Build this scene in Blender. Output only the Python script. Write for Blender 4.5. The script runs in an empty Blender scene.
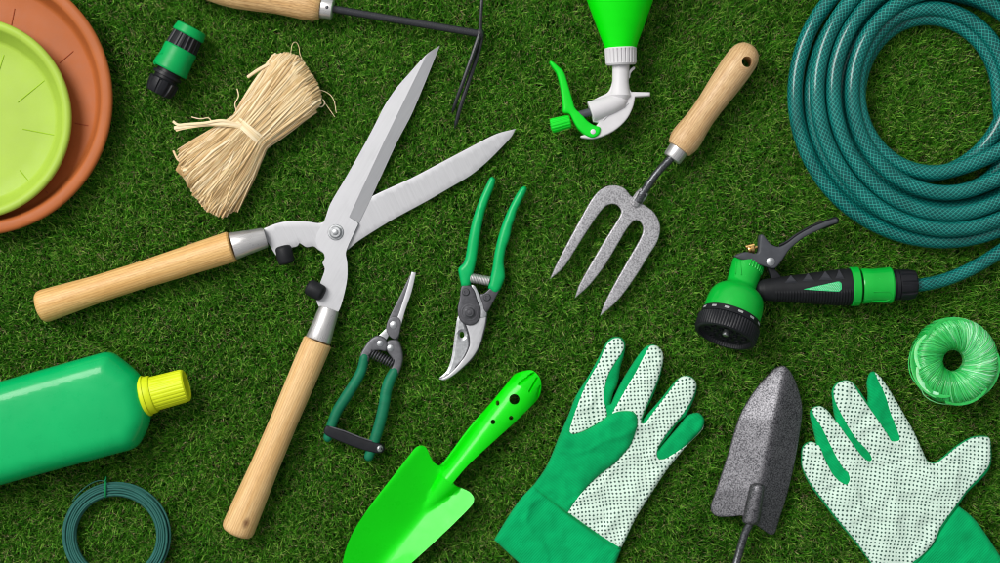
import bpy, bmesh, math, random
import numpy as np
from mathutils import Vector, noise
from mathutils.geometry import delaunay_2d_cdt

random.seed(7)
RNG = np.random.default_rng(11)
SC = bpy.context.scene
COL = SC.collection
CAM_H = 1.7           # camera height above the grass tips, metres
PI = math.pi
# Plan coordinates are millimetres on the lawn: x to the right, y down the picture, z up from the grass tips.

def to_world(v, zref):
    s = (CAM_H - zref*1e-3)/CAM_H
    out = np.empty_like(v)
    out[:, 0] = (v[:, 0]-500.0)*s*1e-3
    out[:, 1] = (281.5-v[:, 1])*s*1e-3
    out[:, 2] = v[:, 2]*1e-3
    return out

# ------------------------------------------------------------------ meshes
class MB:
    def __init__(self):
        self.v, self.f, self.gc, self.t, self.n = [], [], [], [], 0
    def add(self, v, f, gc=None, tint=0.5):
        v = np.asarray(v, float)
        gc = v.copy() if gc is None else np.asarray(gc, float)
        t = np.full(len(v), tint) if np.isscalar(tint) else np.asarray(tint, float)
        self.v.append(v); self.gc.append(gc); self.t.append(t)
        o = self.n
        self.f.extend([tuple(i+o for i in q) for q in f])
        self.n += len(v)
        return self

class Thing:
    def __init__(self, name, label, cat, base, zref=8.0, group=None):
        self.zref = zref
        w = to_world(np.array([[base[0], base[1], 0.0]]), zref)[0]
        self.loc = w
        o = bpy.data.objects.new(name, None)
        o.empty_display_size = 0.01
        o.location = w
        COL.objects.link(o)
        o['label'] = label; o['category'] = cat
        if group: o['group'] = group
        self.o = o

def build(name, mb, mat, parent=None, thing=None, sharp=35, zref=None, cut=None, label=None, post=None):
    th = parent if isinstance(parent, Thing) else thing
    z = zref if zref is not None else (th.zref if th else 8.0)
    v = to_world(np.vstack(mb.v), z)
    gc = np.vstack(mb.gc); t = np.concatenate(mb.t)
    c = (v.min(0)+v.max(0))/2
    me = bpy.data.meshes.new(name)
    me.from_pydata((v-c).tolist(), [], mb.f)
    a = me.attributes.new('gc', 'FLOAT_VECTOR', 'POINT'); a.data.foreach_set('vector', gc.astype(np.float32).ravel())
    a = me.attributes.new('tint', 'FLOAT', 'POINT'); a.data.foreach_set('value', t.astype(np.float32))
    bm = bmesh.new(); bm.from_mesh(me)
    bmesh.ops.recalc_face_normals(bm, faces=bm.faces)
    bm.to_mesh(me); bm.free()
    me.polygons.foreach_set('use_smooth', [True]*len(me.polygons))
    me.set_sharp_from_angle(angle=math.radians(sharp))
    me.materials.append(mat)
    o = bpy.data.objects.new(name, me)
    COL.objects.link(o)
    if parent is None:
        o.location = c
    elif isinstance(parent, Thing):
        o.parent = parent.o; o.location = c-parent.loc
    else:
        o.parent = parent; o.location = c-(np.array(parent.location)+th.loc)
    if label: o['label'] = label
    if cut is not None:                       # drill a hole
        cme = bpy.data.meshes.new('drill'); cv = to_world(np.vstack(cut.v), z)-c
        cme.from_pydata(cv.tolist(), [], cut.f)
        b2 = bmesh.new(); b2.from_mesh(cme); bmesh.ops.recalc_face_normals(b2, faces=b2.faces); b2.to_mesh(cme); b2.free()
        co = bpy.data.objects.new('drill', cme); COL.objects.link(co)
        co.parent = o.parent; co.location = o.location
        m = o.modifiers.new('hole', 'BOOLEAN'); m.object = co; m.operation = 'DIFFERENCE'; m.solver = 'EXACT'
        bpy.context.view_layer.update()
        dg = bpy.context.evaluated_depsgraph_get()
        nm = bpy.data.meshes.new_from_object(o.evaluated_get(dg))
        o.modifiers.clear(); o.data = nm; nm.name = name
        nm.polygons.foreach_set('use_smooth', [True]*len(nm.polygons))
        nm.set_sharp_from_angle(angle=math.radians(sharp))
        bpy.data.objects.remove(co); bpy.data.meshes.remove(cme)
    return o

def lathe(A, B, prof, n=32, flat=1.0, flute=None, tint=0.5, caps=(True, True), roll=0.0):
    A = np.array(A, float); B = np.array(B, float)
    L = np.linalg.norm(B-A); d = (B-A)/L
    up = np.array([0, 0, 1.0])
    if abs(d[2]) > 0.95: up = np.array([1.0, 0, 0])
    u = np.cross(d, up); u /= np.linalg.norm(u)
    w = np.cross(u, d)
    th = np.arange(n)*2*PI/n + roll
    V, G, F = [], [], []
    for (t, r) in prof:
        rr = np.full(n, float(r))
        if flute: rr = rr*np.array([flute(a, t) for a in th])
        ring = A + d*t + np.outer(rr*np.cos(th), u) + np.outer(rr*np.sin(th)*flat, w)
        V.append(ring)
        G.append(np.stack([np.full(n, t), rr*np.cos(th), rr*np.sin(th)], 1))
    m = len(prof)
    for i in range(m-1):
        for j in range(n):
            k = (j+1) % n
            F.append((i*n+j, i*n+k, (i+1)*n+k, (i+1)*n+j))
    V = np.vstack(V); G = np.vstack(G); nv = len(V)
    if caps[0]:
        V = np.vstack([V, A+d*prof[0][0]]); G = np.vstack([G, [prof[0][0], 0, 0]])
        F += [((j+1) % n, j, nv) for j in range(n)]; nv += 1
    if caps[1]:
        V = np.vstack([V, A+d*prof[-1][0]]); G = np.vstack([G, [prof[-1][0], 0, 0]])
        o = (m-1)*n
        F += [(o+j, o+(j+1) % n, nv) for j in range(n)]
    return V, F, G, tint

def catmull(P, k=6, closed=False):
    P = np.asarray(P, float); n = len(P); out = []
    segs = n if closed else n-1
    for i in range(segs):
        p1 = P[i]; p2 = P[(i+1) % n]
        p0 = P[(i-1) % n] if (closed or i > 0) else 2*p1-p2
        p3 = P[(i+2) % n] if (closed or i+2 < n) else 2*p2-p1
        for s in range(k):
            t = s/k
            out.append(0.5*((2*p1)+(-p0+p2)*t+(2*p0-5*p1+4*p2-p3)*t*t+(-p0+3*p1-3*p2+p3)*t**3))
    if not closed: out.append(P[-1])
    return np.array(out)

def tube(P, rad, n=10, flat=1.0, tint=0.5, seam=False, wide=None, round_ends=False, twist=0.0, uv=True):
    """sweep along P (N,3); rad scalar or (N,). 'wide' multiplies the horizontal radius"""
    P = np.asarray(P, float); N = len(P)
    R = np.full(N, float(rad)) if np.isscalar(rad) else np.asarray(rad, float)
    if round_ends:
        def ext(P, R, e):
            a, b = (P[0], P[1]) if e == 0 else (P[-1], P[-2])
            d = (a-b)/np.linalg.norm(a-b); r = R[0] if e == 0 else R[-1]
            st = [(0.5, 0.87), (0.85, 0.53), (0.97, 0.25)]
            pts = [a+d*r*s for s, _ in st]; rs = [r*q for _, q in st]
            if e == 0: return np.vstack([pts[::-1], P]), np.concatenate([rs[::-1], R])
            return np.vstack([P, pts]), np.concatenate([R, rs])
        P, R = ext(P, R, 0); P, R = ext(P, R, 1); N = len(P)
    T = np.gradient(P, axis=0); T /= np.linalg.norm(T, axis=1)[:, None]+1e-12
    up = np.array([0, 0, 1.0])
    U = np.cross(T, up)
    ln = np.linalg.norm(U, axis=1)
    last = np.array([1.0, 0, 0])
    for i in range(N):
        if ln[i] < 0.15:
            u = last-T[i]*np.dot(last, T[i]); U[i] = u/np.linalg.norm(u)
        else: U[i] /= ln[i]
        if i and np.dot(U[i], last) < 0: U[i] = -U[i]
        last = U[i]
    W = np.cross(U, T)
    S = np.concatenate([[0], np.cumsum(np.linalg.norm(np.diff(P, axis=0), axis=1))])
    c = n+1 if seam else n
    a = np.arange(c)*2*PI/n - PI/2
    wd = 1.0 if wide is None else wide
    tw = twist*S[:, None]
    ca = np.cos(a)[None, :]*R[:, None]*wd; sa = np.sin(a)[None, :]*R[:, None]*flat
    c2 = ca*np.cos(tw)-sa*np.sin(tw); s2 = ca*np.sin(tw)+sa*np.cos(tw)
    V = P[:, None, :] + c2[..., None]*U[:, None, :] + s2[..., None]*W[:, None, :]
    G = np.zeros((N, c, 3)); G[..., 0] = S[:, None]; G[..., 1] = (np.arange(c)/n)[None, :]; G[..., 2] = R[:, None]
    F = []
    for i in range(N-1):
        for j in range(c-1 if seam else n):
            k = (j+1) % c
            F.append((i*c+j, i*c+k, (i+1)*c+k, (i+1)*c+j))
    V = V.reshape(-1, 3); G = G.reshape(-1, 3) if uv else V.copy()
    F.append(tuple(range(n))[::-1]); F.append(tuple((N-1)*c+j for j in range(n)))
    return V, F, G, tint

def outline(pts, k=4):
    """closed Catmull outline; a third value of 1 marks a sharp corner"""
    n = len(pts); P = np.array([p[:2] for p in pts], float); S = [len(p) > 2 and p[2] for p in pts]
    out = []
    for i in range(n):
        j = (i+1) % n
        p1, p2 = P[i], P[j]
        p0 = P[i-1] if not S[i] else 2*p1-p2
        p3 = P[(j+1) % n] if not S[j] else 2*p2-p1
        L = np.linalg.norm(p2-p1)
        # limit overshoot from long neighbours
        for (a, b) in ((0, 0),): pass
        m1 = (p2-p0)/2; m2 = (p3-p1)/2
        for m in (m1, m2):
            q = np.linalg.norm(m)
            if q > L: m *= L/q
        for s in range(k):
            t = s/k; h = t*t
            out.append((2*t*h-3*h+1)*p1+(t*h-2*h+t)*m1+(-2*t*h+3*h)*p2+(t*h-h)*m2)
    return np.array(out)

def resample(P, sp):
    Q = np.vstack([P, P[:1]]); out = []
    for a, b in zip(Q[:-1], Q[1:]):
        L = np.linalg.norm(b-a)
        k = max(1, int(round(L/sp)))
        for s in range(k): out.append(a+(b-a)*s/k)
    return np.array(out)

def inside(pts, poly):
    x, y = pts[:, 0], pts[:, 1]; r = np.zeros(len(pts), bool)
    a = poly; b = np.roll(poly, -1, 0)
    for (x1, y1), (x2, y2) in zip(a, b):
        if y1 == y2: continue
        c = ((y1 > y) != (y2 > y)) & (x < (x2-x1)*(y-y1)/(y2-y1)+x1)
        r ^= c
    return r

def dist(pts, poly, closed=True):
    a = poly if closed else poly[:-1]; b = np.roll(poly, -1, 0) if closed else poly[1:]
    out = np.empty(len(pts))
    ab = b-a; L = (ab**2).sum(1)+1e-12
    for i in range(0, len(pts), 1500):
        p = pts[i:i+1500, None, :]
        t = np.clip(((p-a)*ab).sum(2)/L, 0, 1)
        out[i:i+1500] = np.sqrt((((a+t[..., None]*ab)-p)**2).sum(2).min(1))
    return out

def pillow(out, ztop, zbot, sp=3.0, insets=(), holes=(), tint=0.5, rs=None, lines=()):
    out = resample(np.asarray(out, float), rs or sp)
    loops = [out]+[resample(np.asarray(h, float), 1.2) for h in holes]
    pts = np.vstack(loops); edges = []; o = 0
    for l in loops:
        m = len(l); edges += [(o+i, o+(i+1) % m) for i in range(m)]; o += m
    ln_pts = []
    for l in lines:
        l = np.asarray(l, float); q = [l[0]]
        for a, b in zip(l[:-1], l[1:]):
            k = max(1, int(np.linalg.norm(b-a)/sp))
            q += [a+(b-a)*s/k for s in range(1, k+1)]
        q = np.array(q); pts = np.vstack([pts, q]); edges += [(o+i, o+i+1) for i in range(len(q)-1)]; o += len(q); ln_pts.append(q)
    def ok(q):
        r = inside(q, out)
        for h in loops[1:]: r &= ~inside(q, h)
        return r
    extra = []
    for ins in insets:
        for l in loops:
            tg = np.roll(l, -1, 0)-np.roll(l, 1, 0); tg /= np.linalg.norm(tg, axis=1)[:, None]+1e-9
            nm = np.stack([-tg[:, 1], tg[:, 0]], 1)
            for s in (1, -1):
                q = l+nm*ins*s
                q = q[ok(q)]
                if len(q):
                    dd = np.min([dist(q, h) for h in loops], 0)
                    k = dd > ins*0.93
                    for z in ln_pts: k &= dist(q, z, closed=False) > 0.6
                    extra.append(q[k])
    mx = max(insets) if insets else 0
    lo, hi = out.min(0), out.max(0)
    gy = np.arange(lo[1], hi[1], sp*0.866); gl = []
    for i, y in enumerate(gy):
        x = np.arange(lo[0]+(sp/2 if i % 2 else 0), hi[0], sp); gl.append(np.stack([x, np.full(len(x), y)], 1))
    g = np.vstack(gl); g = g[ok(g)]
    if len(g):
        dd = np.min([dist(g, h) for h in loops], 0); k = dd > mx+0.55*sp
        for q in ln_pts: k &= dist(g, q, closed=False) > 0.5*sp
        g = g[k]; extra.append(g)
    P = np.vstack([pts]+extra) if extra else pts
    res = delaunay_2d_cdt([Vector((float(x), float(y))) for x, y in P], edges, [], 0, 1e-5)
    V2 = np.array([(v.x, v.y) for v in res[0]])
    F2 = np.array([f for f in res[2]])
    cen = V2[F2].mean(1)
    F2 = F2[ok(cen)]
    d = np.min([dist(V2, h) for h in loops], 0)
    zt = ztop(V2[:, 0], V2[:, 1], d); zb = zbot(V2[:, 0], V2[:, 1], d)
    zt = np.broadcast_to(zt, (len(V2),)); zb = np.broadcast_to(zb, (len(V2),))
    n = len(V2)
    V = np.vstack([np.column_stack([V2, zt]), np.column_stack([V2, zb])])
    F = [tuple(f) for f in F2.tolist()]+[(c+n, b+n, a+n) for a, b, c in F2.tolist()]
    cnt = {}
    for a, b, c in F2.tolist():
        for e in ((a, b), (b, c), (c, a)):
            k = (min(e), max(e)); cnt[k] = cnt.get(k, [])+[e]
    for k, e in cnt.items():
        if len(e) == 1:
            a, b = e[0]; F.append((b, a, a+n, b+n))
    return V, F, V.copy(), tint

def rnd(d, r):
    return np.sqrt(np.clip(1-(1-np.clip(d/r, 0, 1))**2, 0, 1))

def plate(out, z0, z1, r=1.0, sp=4.0, holes=(), tint=0.5, under=0.0):
    """flat plate with rounded top edge"""
    return pillow(out, lambda x, y, d: z1-r*(1-rnd(d, r)), lambda x, y, d: z0+under*(1-rnd(d, max(under, .01))),
                  sp, (r*0.15, r*0.5, r*1.02), holes, tint, rs=min(sp, 2.0))

def circle(cx, cy, r, n=24, ry=None, rot=0):
    a = np.arange(n)*2*PI/n
    x = r*np.cos(a); y = (ry or r)*np.sin(a)
    return np.stack([cx+x*math.cos(rot)-y*math.sin(rot), cy+x*math.sin(rot)+y*math.cos(rot)], 1)

def nz(x, y, s, seed=0.0, oct=2):
    return np.array([noise.fractal(Vector((a*s+seed, b*s-seed*1.7, seed)), 0.8, 2.0, oct) for a, b in zip(x, y)])

def disc(x, y, z, r, h, n=20, dome=0.0):
    """little upright rivet / screw head"""
    return lathe((x, y, z), (x, y, z+h+dome+0.01), [(0, r), (h*0.7, r), (h, r*0.85), (h+dome*0.7, r*0.5), (h+dome, r*0.12)], n)

# ------------------------------------------------------------------ materials
def lin(r, g, b):
    f = lambda c: (c/255/12.92) if c/255 <= 0.04045 else ((c/255+0.055)/1.055)**2.4
    return (f(r), f(g), f(b), 1.0)

class NT:
    def __init__(self, name):
        self.m = bpy.data.materials.new(name); self.m.use_nodes = True
        self.t = self.m.node_tree
        self.b = self.t.nodes['Principled BSDF']
    def n(self, typ, **k):
        nd = self.t.nodes.new(typ)
        for a, v in k.items(): setattr(nd, a, v)
        return nd
    def l(self, a, b): self.t.links.new(a, b)
    def gc(self): 
        a = self.n('ShaderNodeAttribute'); a.attribute_name = 'gc'; return a.outputs['Vector']
    def tint(self):
        a = self.n('ShaderNodeAttribute'); a.attribute_name = 'tint'; return a.outputs['Fac']
    def mapv(self, vec, scale=(1, 1, 1), rot=(0, 0, 0), loc=(0, 0, 0)):
        m = self.n('ShaderNodeMapping'); self.l(vec, m.inputs['Vector'])
        m.inputs['Scale'].default_value = scale; m.inputs['Rotation'].default_value = rot; m.inputs['Location'].default_value = loc
        return m.outputs[0]
    def noise(self, vec, scale=1.0, detail=3, rough=0.55, dist=0):
        x = self.n('ShaderNodeTexNoise'); self.l(vec, x.inputs['Vector'])
        x.inputs['Scale'].default_value = scale; x.inputs['Detail'].default_value = detail
        x.inputs['Roughness'].default_value = rough; x.inputs['Distortion'].default_value = dist
        return x.outputs['Fac']
    def math(self, op, a, b=None, clamp=False):
        m = self.n('ShaderNodeMath', operation=op); m.use_clamp = clamp
        for i, v in enumerate((a, b)):
            if v is None: continue
            if isinstance(v, (int, float)): m.inputs[i].default_value = v
            else: self.l(v, m.inputs[i])
        return m.outputs[0]
    def ramp(self, fac, stops):
        r = self.n('ShaderNodeValToRGB'); self.l(fac, r.inputs[0])
        e = r.color_ramp.elements
        while len(e) < len(stops): e.new(0.5)
        for q, (p, c) in zip(e, stops): q.position = p; q.color = c
        return r.outputs[0]
    def mix(self, f, a, b):
        m = self.n('ShaderNodeMix', data_type='RGBA')
        if isinstance(f, (int, float)): m.inputs[0].default_value = f
        else: self.l(f, m.inputs[0])
        for i, v in ((6, a), (7, b)):
            if isinstance(v, tuple): m.inputs[i].default_value = v
            else: self.l(v, m.inputs[i])
        return m.outputs[2]
    def bump(self, h, strength=0.3, dist=0.001, prev=None):
        b = self.n('ShaderNodeBump'); self.l(h, b.inputs['Height'])
        b.inputs['Strength'].default_value = strength; b.inputs['Distance'].default_value = dist
        if prev: self.l(prev, b.inputs['Normal'])
        return b.outputs[0]
    def set(self, **k):
        for a, v in k.items():
            s = self.b.inputs[{'color': 'Base Color', 'rough': 'Roughness', 'metal': 'Metallic', 'normal': 'Normal', 'coat': 'Coat Weight',
                               'coatr': 'Coat Roughness', 'spec': 'Specular IOR Level', 'sheen': 'Sheen Weight', 'sss': 'Subsurface Weight',
                               'trans': 'Transmission Weight', 'aniso': 'Anisotropic'}[a]]
            if isinstance(v, (int, float, tuple)): s.default_value = v
            else: self.l(v, s)
        return self

def plain(name, c, rough=0.4, var=0.12, scale=0.06, bump=0.15, bscale=0.8, metal=0.0, coat=0.0, spec=0.22, scuff=0.12):
    """moulded plastic / paint: slight mottling, uneven gloss, fine surface grain"""
    t = NT(name); g = t.gc(); c = lin(*c)
    f = t.noise(g, scale, 4)
    dk = tuple(x*(1-var) for x in c[:3])+(1,); lt = tuple(min(1, x*(1+var)) for x in c[:3])+(1,)
    col = t.ramp(f, [(0.3, dk), (0.7, lt)])
    f2 = t.noise(g, bscale, 5)
    r = t.math('ADD', t.math('MULTIPLY', t.math('SUBTRACT', t.noise(g, scale*4, 4), 0.5), scuff*2), rough)
    return t.set(color=col, rough=r, metal=metal, coat=coat, spec=spec, normal=t.bump(f2, bump, 0.0004)).m

def wood(name, a, b, dark, knot=None, fleck=False):
    t = NT(name); g = t.gc()
    v = t.mapv(g, (0.012, 0.22, 0.22))
    f = t.noise(v, 1.0, 3, 0.5, 0.6)
    w = t.n('ShaderNodeTexWave', wave_type='BANDS', bands_direction='Y')
    t.l(t.mapv(g, (0.006, 0.14, 0.10), (0, 0, 0.04)), w.inputs['Vector'])
    w.inputs['Scale'].default_value = 0.9; w.inputs['Distortion'].default_value = 5; w.inputs['Detail'].default_value = 2; w.inputs['Detail Scale'].default_value = 0.8
    col = t.ramp(f, [(0.3, lin(*a)), (0.7, lin(*b))])
    col = t.mix(t.math('MULTIPLY', t.math('POWER', w.outputs['Fac'], 3), 0.30), col, lin(*dark))
    fine = t.noise(t.mapv(g, (0.10, 1.6, 1.6)), 1.0, 4, 0.6)
    col = t.mix(t.math('MULTIPLY', t.math('SUBTRACT', fine, 0.42, True), 1.5 if not fleck else 2.4), col, lin(*dark))
    if knot:
        d = t.n('ShaderNodeVectorMath', operation='DISTANCE'); t.l(t.mapv(g, (0.55, 1, 1)), d.inputs[0])
        d.inputs[1].default_value = (knot[0]*0.55, knot[1], knot[2])
        k = t.math('ADD', d.outputs['Value'], t.math('MULTIPLY', t.noise(g, 0.4, 2), 1.5))
        k = t.ramp(k, [(0.0, (1, 1, 1, 1)), (0.45, (1, 1, 1, 1)), (1.0, (0, 0, 0, 1))]) if False else t.math('SUBTRACT', 1.0, t.math('DIVIDE', k, knot[3]), True)
        col = t.mix(t.math('MULTIPLY', k, 1.6, True), col, lin(96, 52, 22))
    r = t.math('ADD', t.math('MULTIPLY', fine, 0.25), 0.33)
    return t.set(color=col, rough=r, normal=t.bump(fine, 0.18, 0.0006), spec=0.4).m

def steel(name, c, rough, streak=(0.04, 1.2, 1.2), rot=0.0, amt=0.25, metal=1.0, bump=0.08):
    t = NT(name); g = t.mapv(t.gc(), (1, 1, 1), (0, 0, rot))
    s = t.noise(t.mapv(g, streak), 1.0, 4, 0.65)
    sp = t.noise(t.gc(), 0.08, 3)
    c = lin(*c)
    col = t.ramp(s, [(0.3, tuple(x*(1-amt) for x in c[:3])+(1,)), (0.7, c)])
    r = t.math('ADD', t.math('ADD', t.math('MULTIPLY', t.math('SUBTRACT', s, 0.5), 0.25), t.math('MULTIPLY', t.math('SUBTRACT', sp, 0.5), 0.25)), rough)
    return t.set(color=col, rough=r, metal=metal, normal=t.bump(s, bump, 0.0004)).m

def hammered(name, lt, dk, scale=0.42, lo=0.42, hi=0.58, rough=0.35, metal=0.7):
    """hammer-finish paint: blistered light cells with dark veins"""
    t = NT(name); g = t.gc()
    f = t.noise(g, scale, 2, 0.5, 0.4)
    f2 = t.noise(g, scale*0.13, 2)
    v = t.math('ADD', f, t.math('MULTIPLY', t.math('SUBTRACT', f2, 0.5), 0.15))
    col = t.ramp(v, [(lo, lin(*dk)), (hi, lin(*lt))])
    return t.set(color=col, rough=rough, metal=metal, normal=t.bump(f, 0.2, 0.0008)).m

def fabric(name, c, var=0.16, rib=1.1, rot=0.5, bump=0.35):
    t = NT(name); g = t.gc(); c = lin(*c)
    f = t.noise(g, 0.05, 4)
    col = t.ramp(f, [(0.3, tuple(x*(1-var) for x in c[:3])+(1,)), (0.7, tuple(min(1, x*(1+var)) for x in c[:3])+(1,))])
    w = t.n('ShaderNodeTexWave', wave_type='BANDS', bands_direction='X')
    t.l(t.mapv(g, (1, 1, 1), (0, 0, rot)), w.inputs['Vector'])
    w.inputs['Scale'].default_value = rib*0.13; w.inputs['Distortion'].default_value = 1.2; w.inputs['Detail'].default_value = 3
    n = t.noise(g, 1.3, 4, 0.7)
    h = t.math('ADD', t.math('MULTIPLY', w.outputs['Fac'], 0.6), n)
    col = t.mix(t.math('MULTIPLY', w.outputs['Fac'], 0.18), col, tuple(x*0.55 for x in c[:3])+(1,))
    return t.set(color=col, rough=0.92, spec=0.12, sheen=0.03, normal=t.bump(h, bump, 0.0008)).m

def dotted(name, base, dot, pitch, rad, rot):
    t = NT(name); g = t.gc()
    wob = t.n('ShaderNodeTexNoise'); t.l(g, wob.inputs['Vector']); wob.inputs['Scale'].default_value = 0.035; wob.inputs['Detail'].default_value = 2
    vm = t.n('ShaderNodeVectorMath', operation='SCALE'); t.l(wob.outputs['Color'], vm.inputs[0]); vm.inputs['Scale'].default_value = 7.0
    ad = t.n('ShaderNodeVectorMath', operation='ADD'); t.l(g, ad.inputs[0]); t.l(vm.outputs[0], ad.inputs[1])
    m = t.mapv(ad.outputs[0], (1/pitch, 1/pitch, 0), (0, 0, rot))
    sx = t.n('ShaderNodeSeparateXYZ'); t.l(m, sx.inputs[0])
    fx = t.math('SUBTRACT', t.math('FRACT', sx.outputs[0]), 0.5); fy = t.math('SUBTRACT', t.math('FRACT', sx.outputs[1]), 0.5)
    d = t.math('SQRT', t.math('ADD', t.math('MULTIPLY', fx, fx), t.math('MULTIPLY', fy, fy)))
    jit = t.math('MULTIPLY', t.math('SUBTRACT', t.noise(g, 0.3, 2), 0.5), 0.16)
    k = t.math('MULTIPLY', t.math('SUBTRACT', t.math('ADD', jit, rad/pitch), d), 12.0, True)
    b = lin(*base)
    f = t.noise(g, 0.06, 4)
    wcol = t.ramp(f, [(0.3, tuple(x*0.86 for x in b[:3])+(1,)), (0.7, b)])
    fine = t.noise(g, 1.2, 4, 0.7)
    wcol = t.mix(t.math('MULTIPLY', fine, 0.22), wcol, tuple(x*0.6 for x in b[:3])+(1,))
    col = t.mix(k, wcol, lin(*dot))
    h = t.math('ADD', fine, t.math('MULTIPLY', k, 1.2))
    return t.set(color=col, rough=0.8, spec=0.25, normal=t.bump(h, 0.3, 0.0007)).m

def hose_mat():
    t = NT('braided_hose'); g = t.gc()
    sx = t.n('ShaderNodeSeparateXYZ'); t.l(g, sx.inputs[0])
    u = t.math('DIVIDE', sx.outputs[0], 5.2); v = t.math('MULTIPLY', sx.outputs[1], 11.0)
    a = t.math('ABSOLUTE', t.math('SUBTRACT', t.math('FRACT', t.math('ADD', u, v)), 0.5))
    b = t.math('ABSOLUTE', t.math('SUBTRACT', t.math('FRACT', t.math('SUBTRACT', u, v)), 0.5))
    la = t.math('MULTIPLY', t.math('SUBTRACT', 0.10, a), 12.0, True); lb = t.math('MULTIPLY', t.math('SUBTRACT', 0.10, b), 12.0, True)
    k = t.math('MAXIMUM', la, lb)
    nn = t.noise(t.mapv(g, (0.03, 3, 1)), 1.0, 3)
    base = t.ramp(nn, [(0.3, lin(0, 64, 62)), (0.7, lin(0, 88, 84))])
    col = t.mix(t.math('MULTIPLY', k, t.math('ADD', t.math('MULTIPLY', nn, 0.8), 0.26), True), base, lin(56, 186, 170))
    fine = t.noise(t.mapv(g, (0.5, 20, 1)), 1.0, 3)
    r = t.math('ADD', t.math('MULTIPLY', fine, 0.2), 0.28)
    return t.set(color=col, rough=r, spec=0.1, coat=0.55, coatr=0.1, normal=t.bump(t.math('ADD', t.math('MULTIPLY', k, 0.5), fine), 0.12, 0.0005)).m

def tinted(name, stops, rough=0.7, bump=0.3, stretch=(0.1, 4, 1), spec=0.3, sheen=0.0):
    """strand material: colour from the strand's own tint"""
    t = NT(name); g = t.gc()
    n = t.noise(t.mapv(g, stretch), 1.0, 3)
    f = t.math('ADD', t.tint(), t.math('MULTIPLY', t.math('SUBTRACT', n, 0.5), 0.35))
    col = t.ramp(f, [(p, lin(*c)) for p, c in stops])
    return t.set(color=col, rough=rough, spec=spec, normal=t.bump(n, bump, 0.0005), sheen=sheen).m

M = {}
M['terracotta'] = plain('terracotta_plastic', (168, 93, 47), 0.5, 0.07, 0.03, 0.12, 1.0)
M['lime'] = plain('lime_plastic', (158, 186, 68), 0.45, 0.05, 0.03, 0.10, 1.0)
M['lime_mark'] = plain('lime_emboss', (150, 184, 46), 0.5)
M['terra_mark'] = plain('terracotta_emboss', (150, 74, 42), 0.5)
M['green_plastic'] = plain('green_plastic', (20, 168, 84), 0.38, 0.08)
M['teal_plastic'] = plain('connector_green', (2, 152, 76), 0.38, 0.08)
M['black_plastic'] = plain('black_plastic', (26, 27, 31), 0.4, 0.2, 0.1, 0.2)
M['grey_plastic'] = plain('grey_plastic', (70, 72, 77), 0.45, 0.12, 0.1, 0.25)
M['rubber'] = plain('black_rubber', (26, 27, 30), 0.55, 0.2, 0.1, 0.3)
M['beech'] = wood('pale_beech', (214, 166, 98), (231, 192, 128), (158, 104, 48))
M['beech_knot'] = wood('pale_beech_with_knot', (216, 172, 112), (232, 198, 144), (160, 110, 58), knot=(193, 5.5, 13.5, 5.0))
M['beech_grain'] = wood('grained_beech', (204, 162, 106), (228, 192, 138), (132, 86, 46), fleck=True)
M['ash'] = wood('fork_handle_wood', (206, 168, 118), (222, 190, 144), (150, 104, 62), fleck=True)
M['blade_steel'] = steel('blade_steel', (190, 190, 193), 0.44, (0.9, 0.03, 0.4), -0.55, 0.07, 0.55, 0.02)
M['blade_steel_b'] = steel('blade_steel_ground', (180, 180, 183), 0.48, (0.9, 0.03, 0.4), 0.45, 0.12, 0.5, 0.02)
M['ferrule'] = steel('ferrule_steel', (206, 204, 203), 0.3, (0.05, 0.5, 0.5), 0, 0.18, 0.7, 0.04)
M['zinc'] = steel('zinc_plated', (196, 198, 200), 0.36, (0.3, 0.3, 0.3), 0, 0.25)
M['dark_steel'] = steel('dark_steel', (88, 88, 92), 0.42, (0.2, 0.4, 0.4), 0, 0.3, 0.7)
M['snip_steel'] = steel('snip_steel', (104, 104, 108), 0.45, (0.3, 0.3, 0.3), 0, 0.25, 0.6)
M['black_metal'] = plain('black_enamel', (40, 41, 45), 0.25, 0.15, 0.2, 0.05, 0.6, metal=0.1, spec=0.6)
M['hammer_light'] = hammered('hammer_finish_silver', (180, 179, 182), (126, 125, 128), 0.66, 0.36, 0.60, 0.42, 0.4)
M['hammer_dark'] = hammered('hammer_finish_grey', (124, 123, 127), (56, 56, 60), 0.72, 0.34, 0.64, 0.44, 0.75)
M['hammer_shaft'] = hammered('hammer_finish_shaft', (104, 106, 110), (52, 54, 57), 0.7, 0.3, 0.7, 0.32)
M['grip_green'] = plain('dipped_vinyl_grip', (16, 108, 76), 0.5, 0.12, 0.1, 0.5, 0.9)
M['secateur_green'] = plain('secateur_enamel', (2, 166, 90), 0.3, 0.06, 0.05, 0.08)
M['bottle_green'] = plain('bottle_plastic', (0, 168, 92), 0.3, 0.05, 0.02, 0.04, 0.5, coat=0.16)
M['cap_yellow'] = plain('cap_plastic', (206, 220, 30), 0.42, 0.05)
M['wire'] = plain('coated_wire', (44, 96, 88), 0.38, 0.25, 0.05)
M['tie_green'] = plain('twist_tie', (16, 130, 72), 0.5)
M['lime_enamel'] = plain('bright_green_enamel', (6, 214, 8), 0.3, 0.04, 0.03, 0.06, 0.5, coat=0.12)
M['spray_green'] = plain('spray_bottle_plastic', (2, 224, 8), 0.35, 0.03)
M['trigger_green'] = plain('trigger_plastic', (10, 205, 38), 0.38, 0.05)
M['white_plastic'] = plain('white_plastic', (206, 204, 206), 0.38, 0.04)
M['glove_green'] = fabric('glove_jersey', (0, 162, 92), 0.13, 1.0, 0.9, 0.6)
M['cuff_green'] = fabric('glove_cuff_knit', (0, 166, 96), 0.13, 1.15, -0.75, 0.6)
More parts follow.
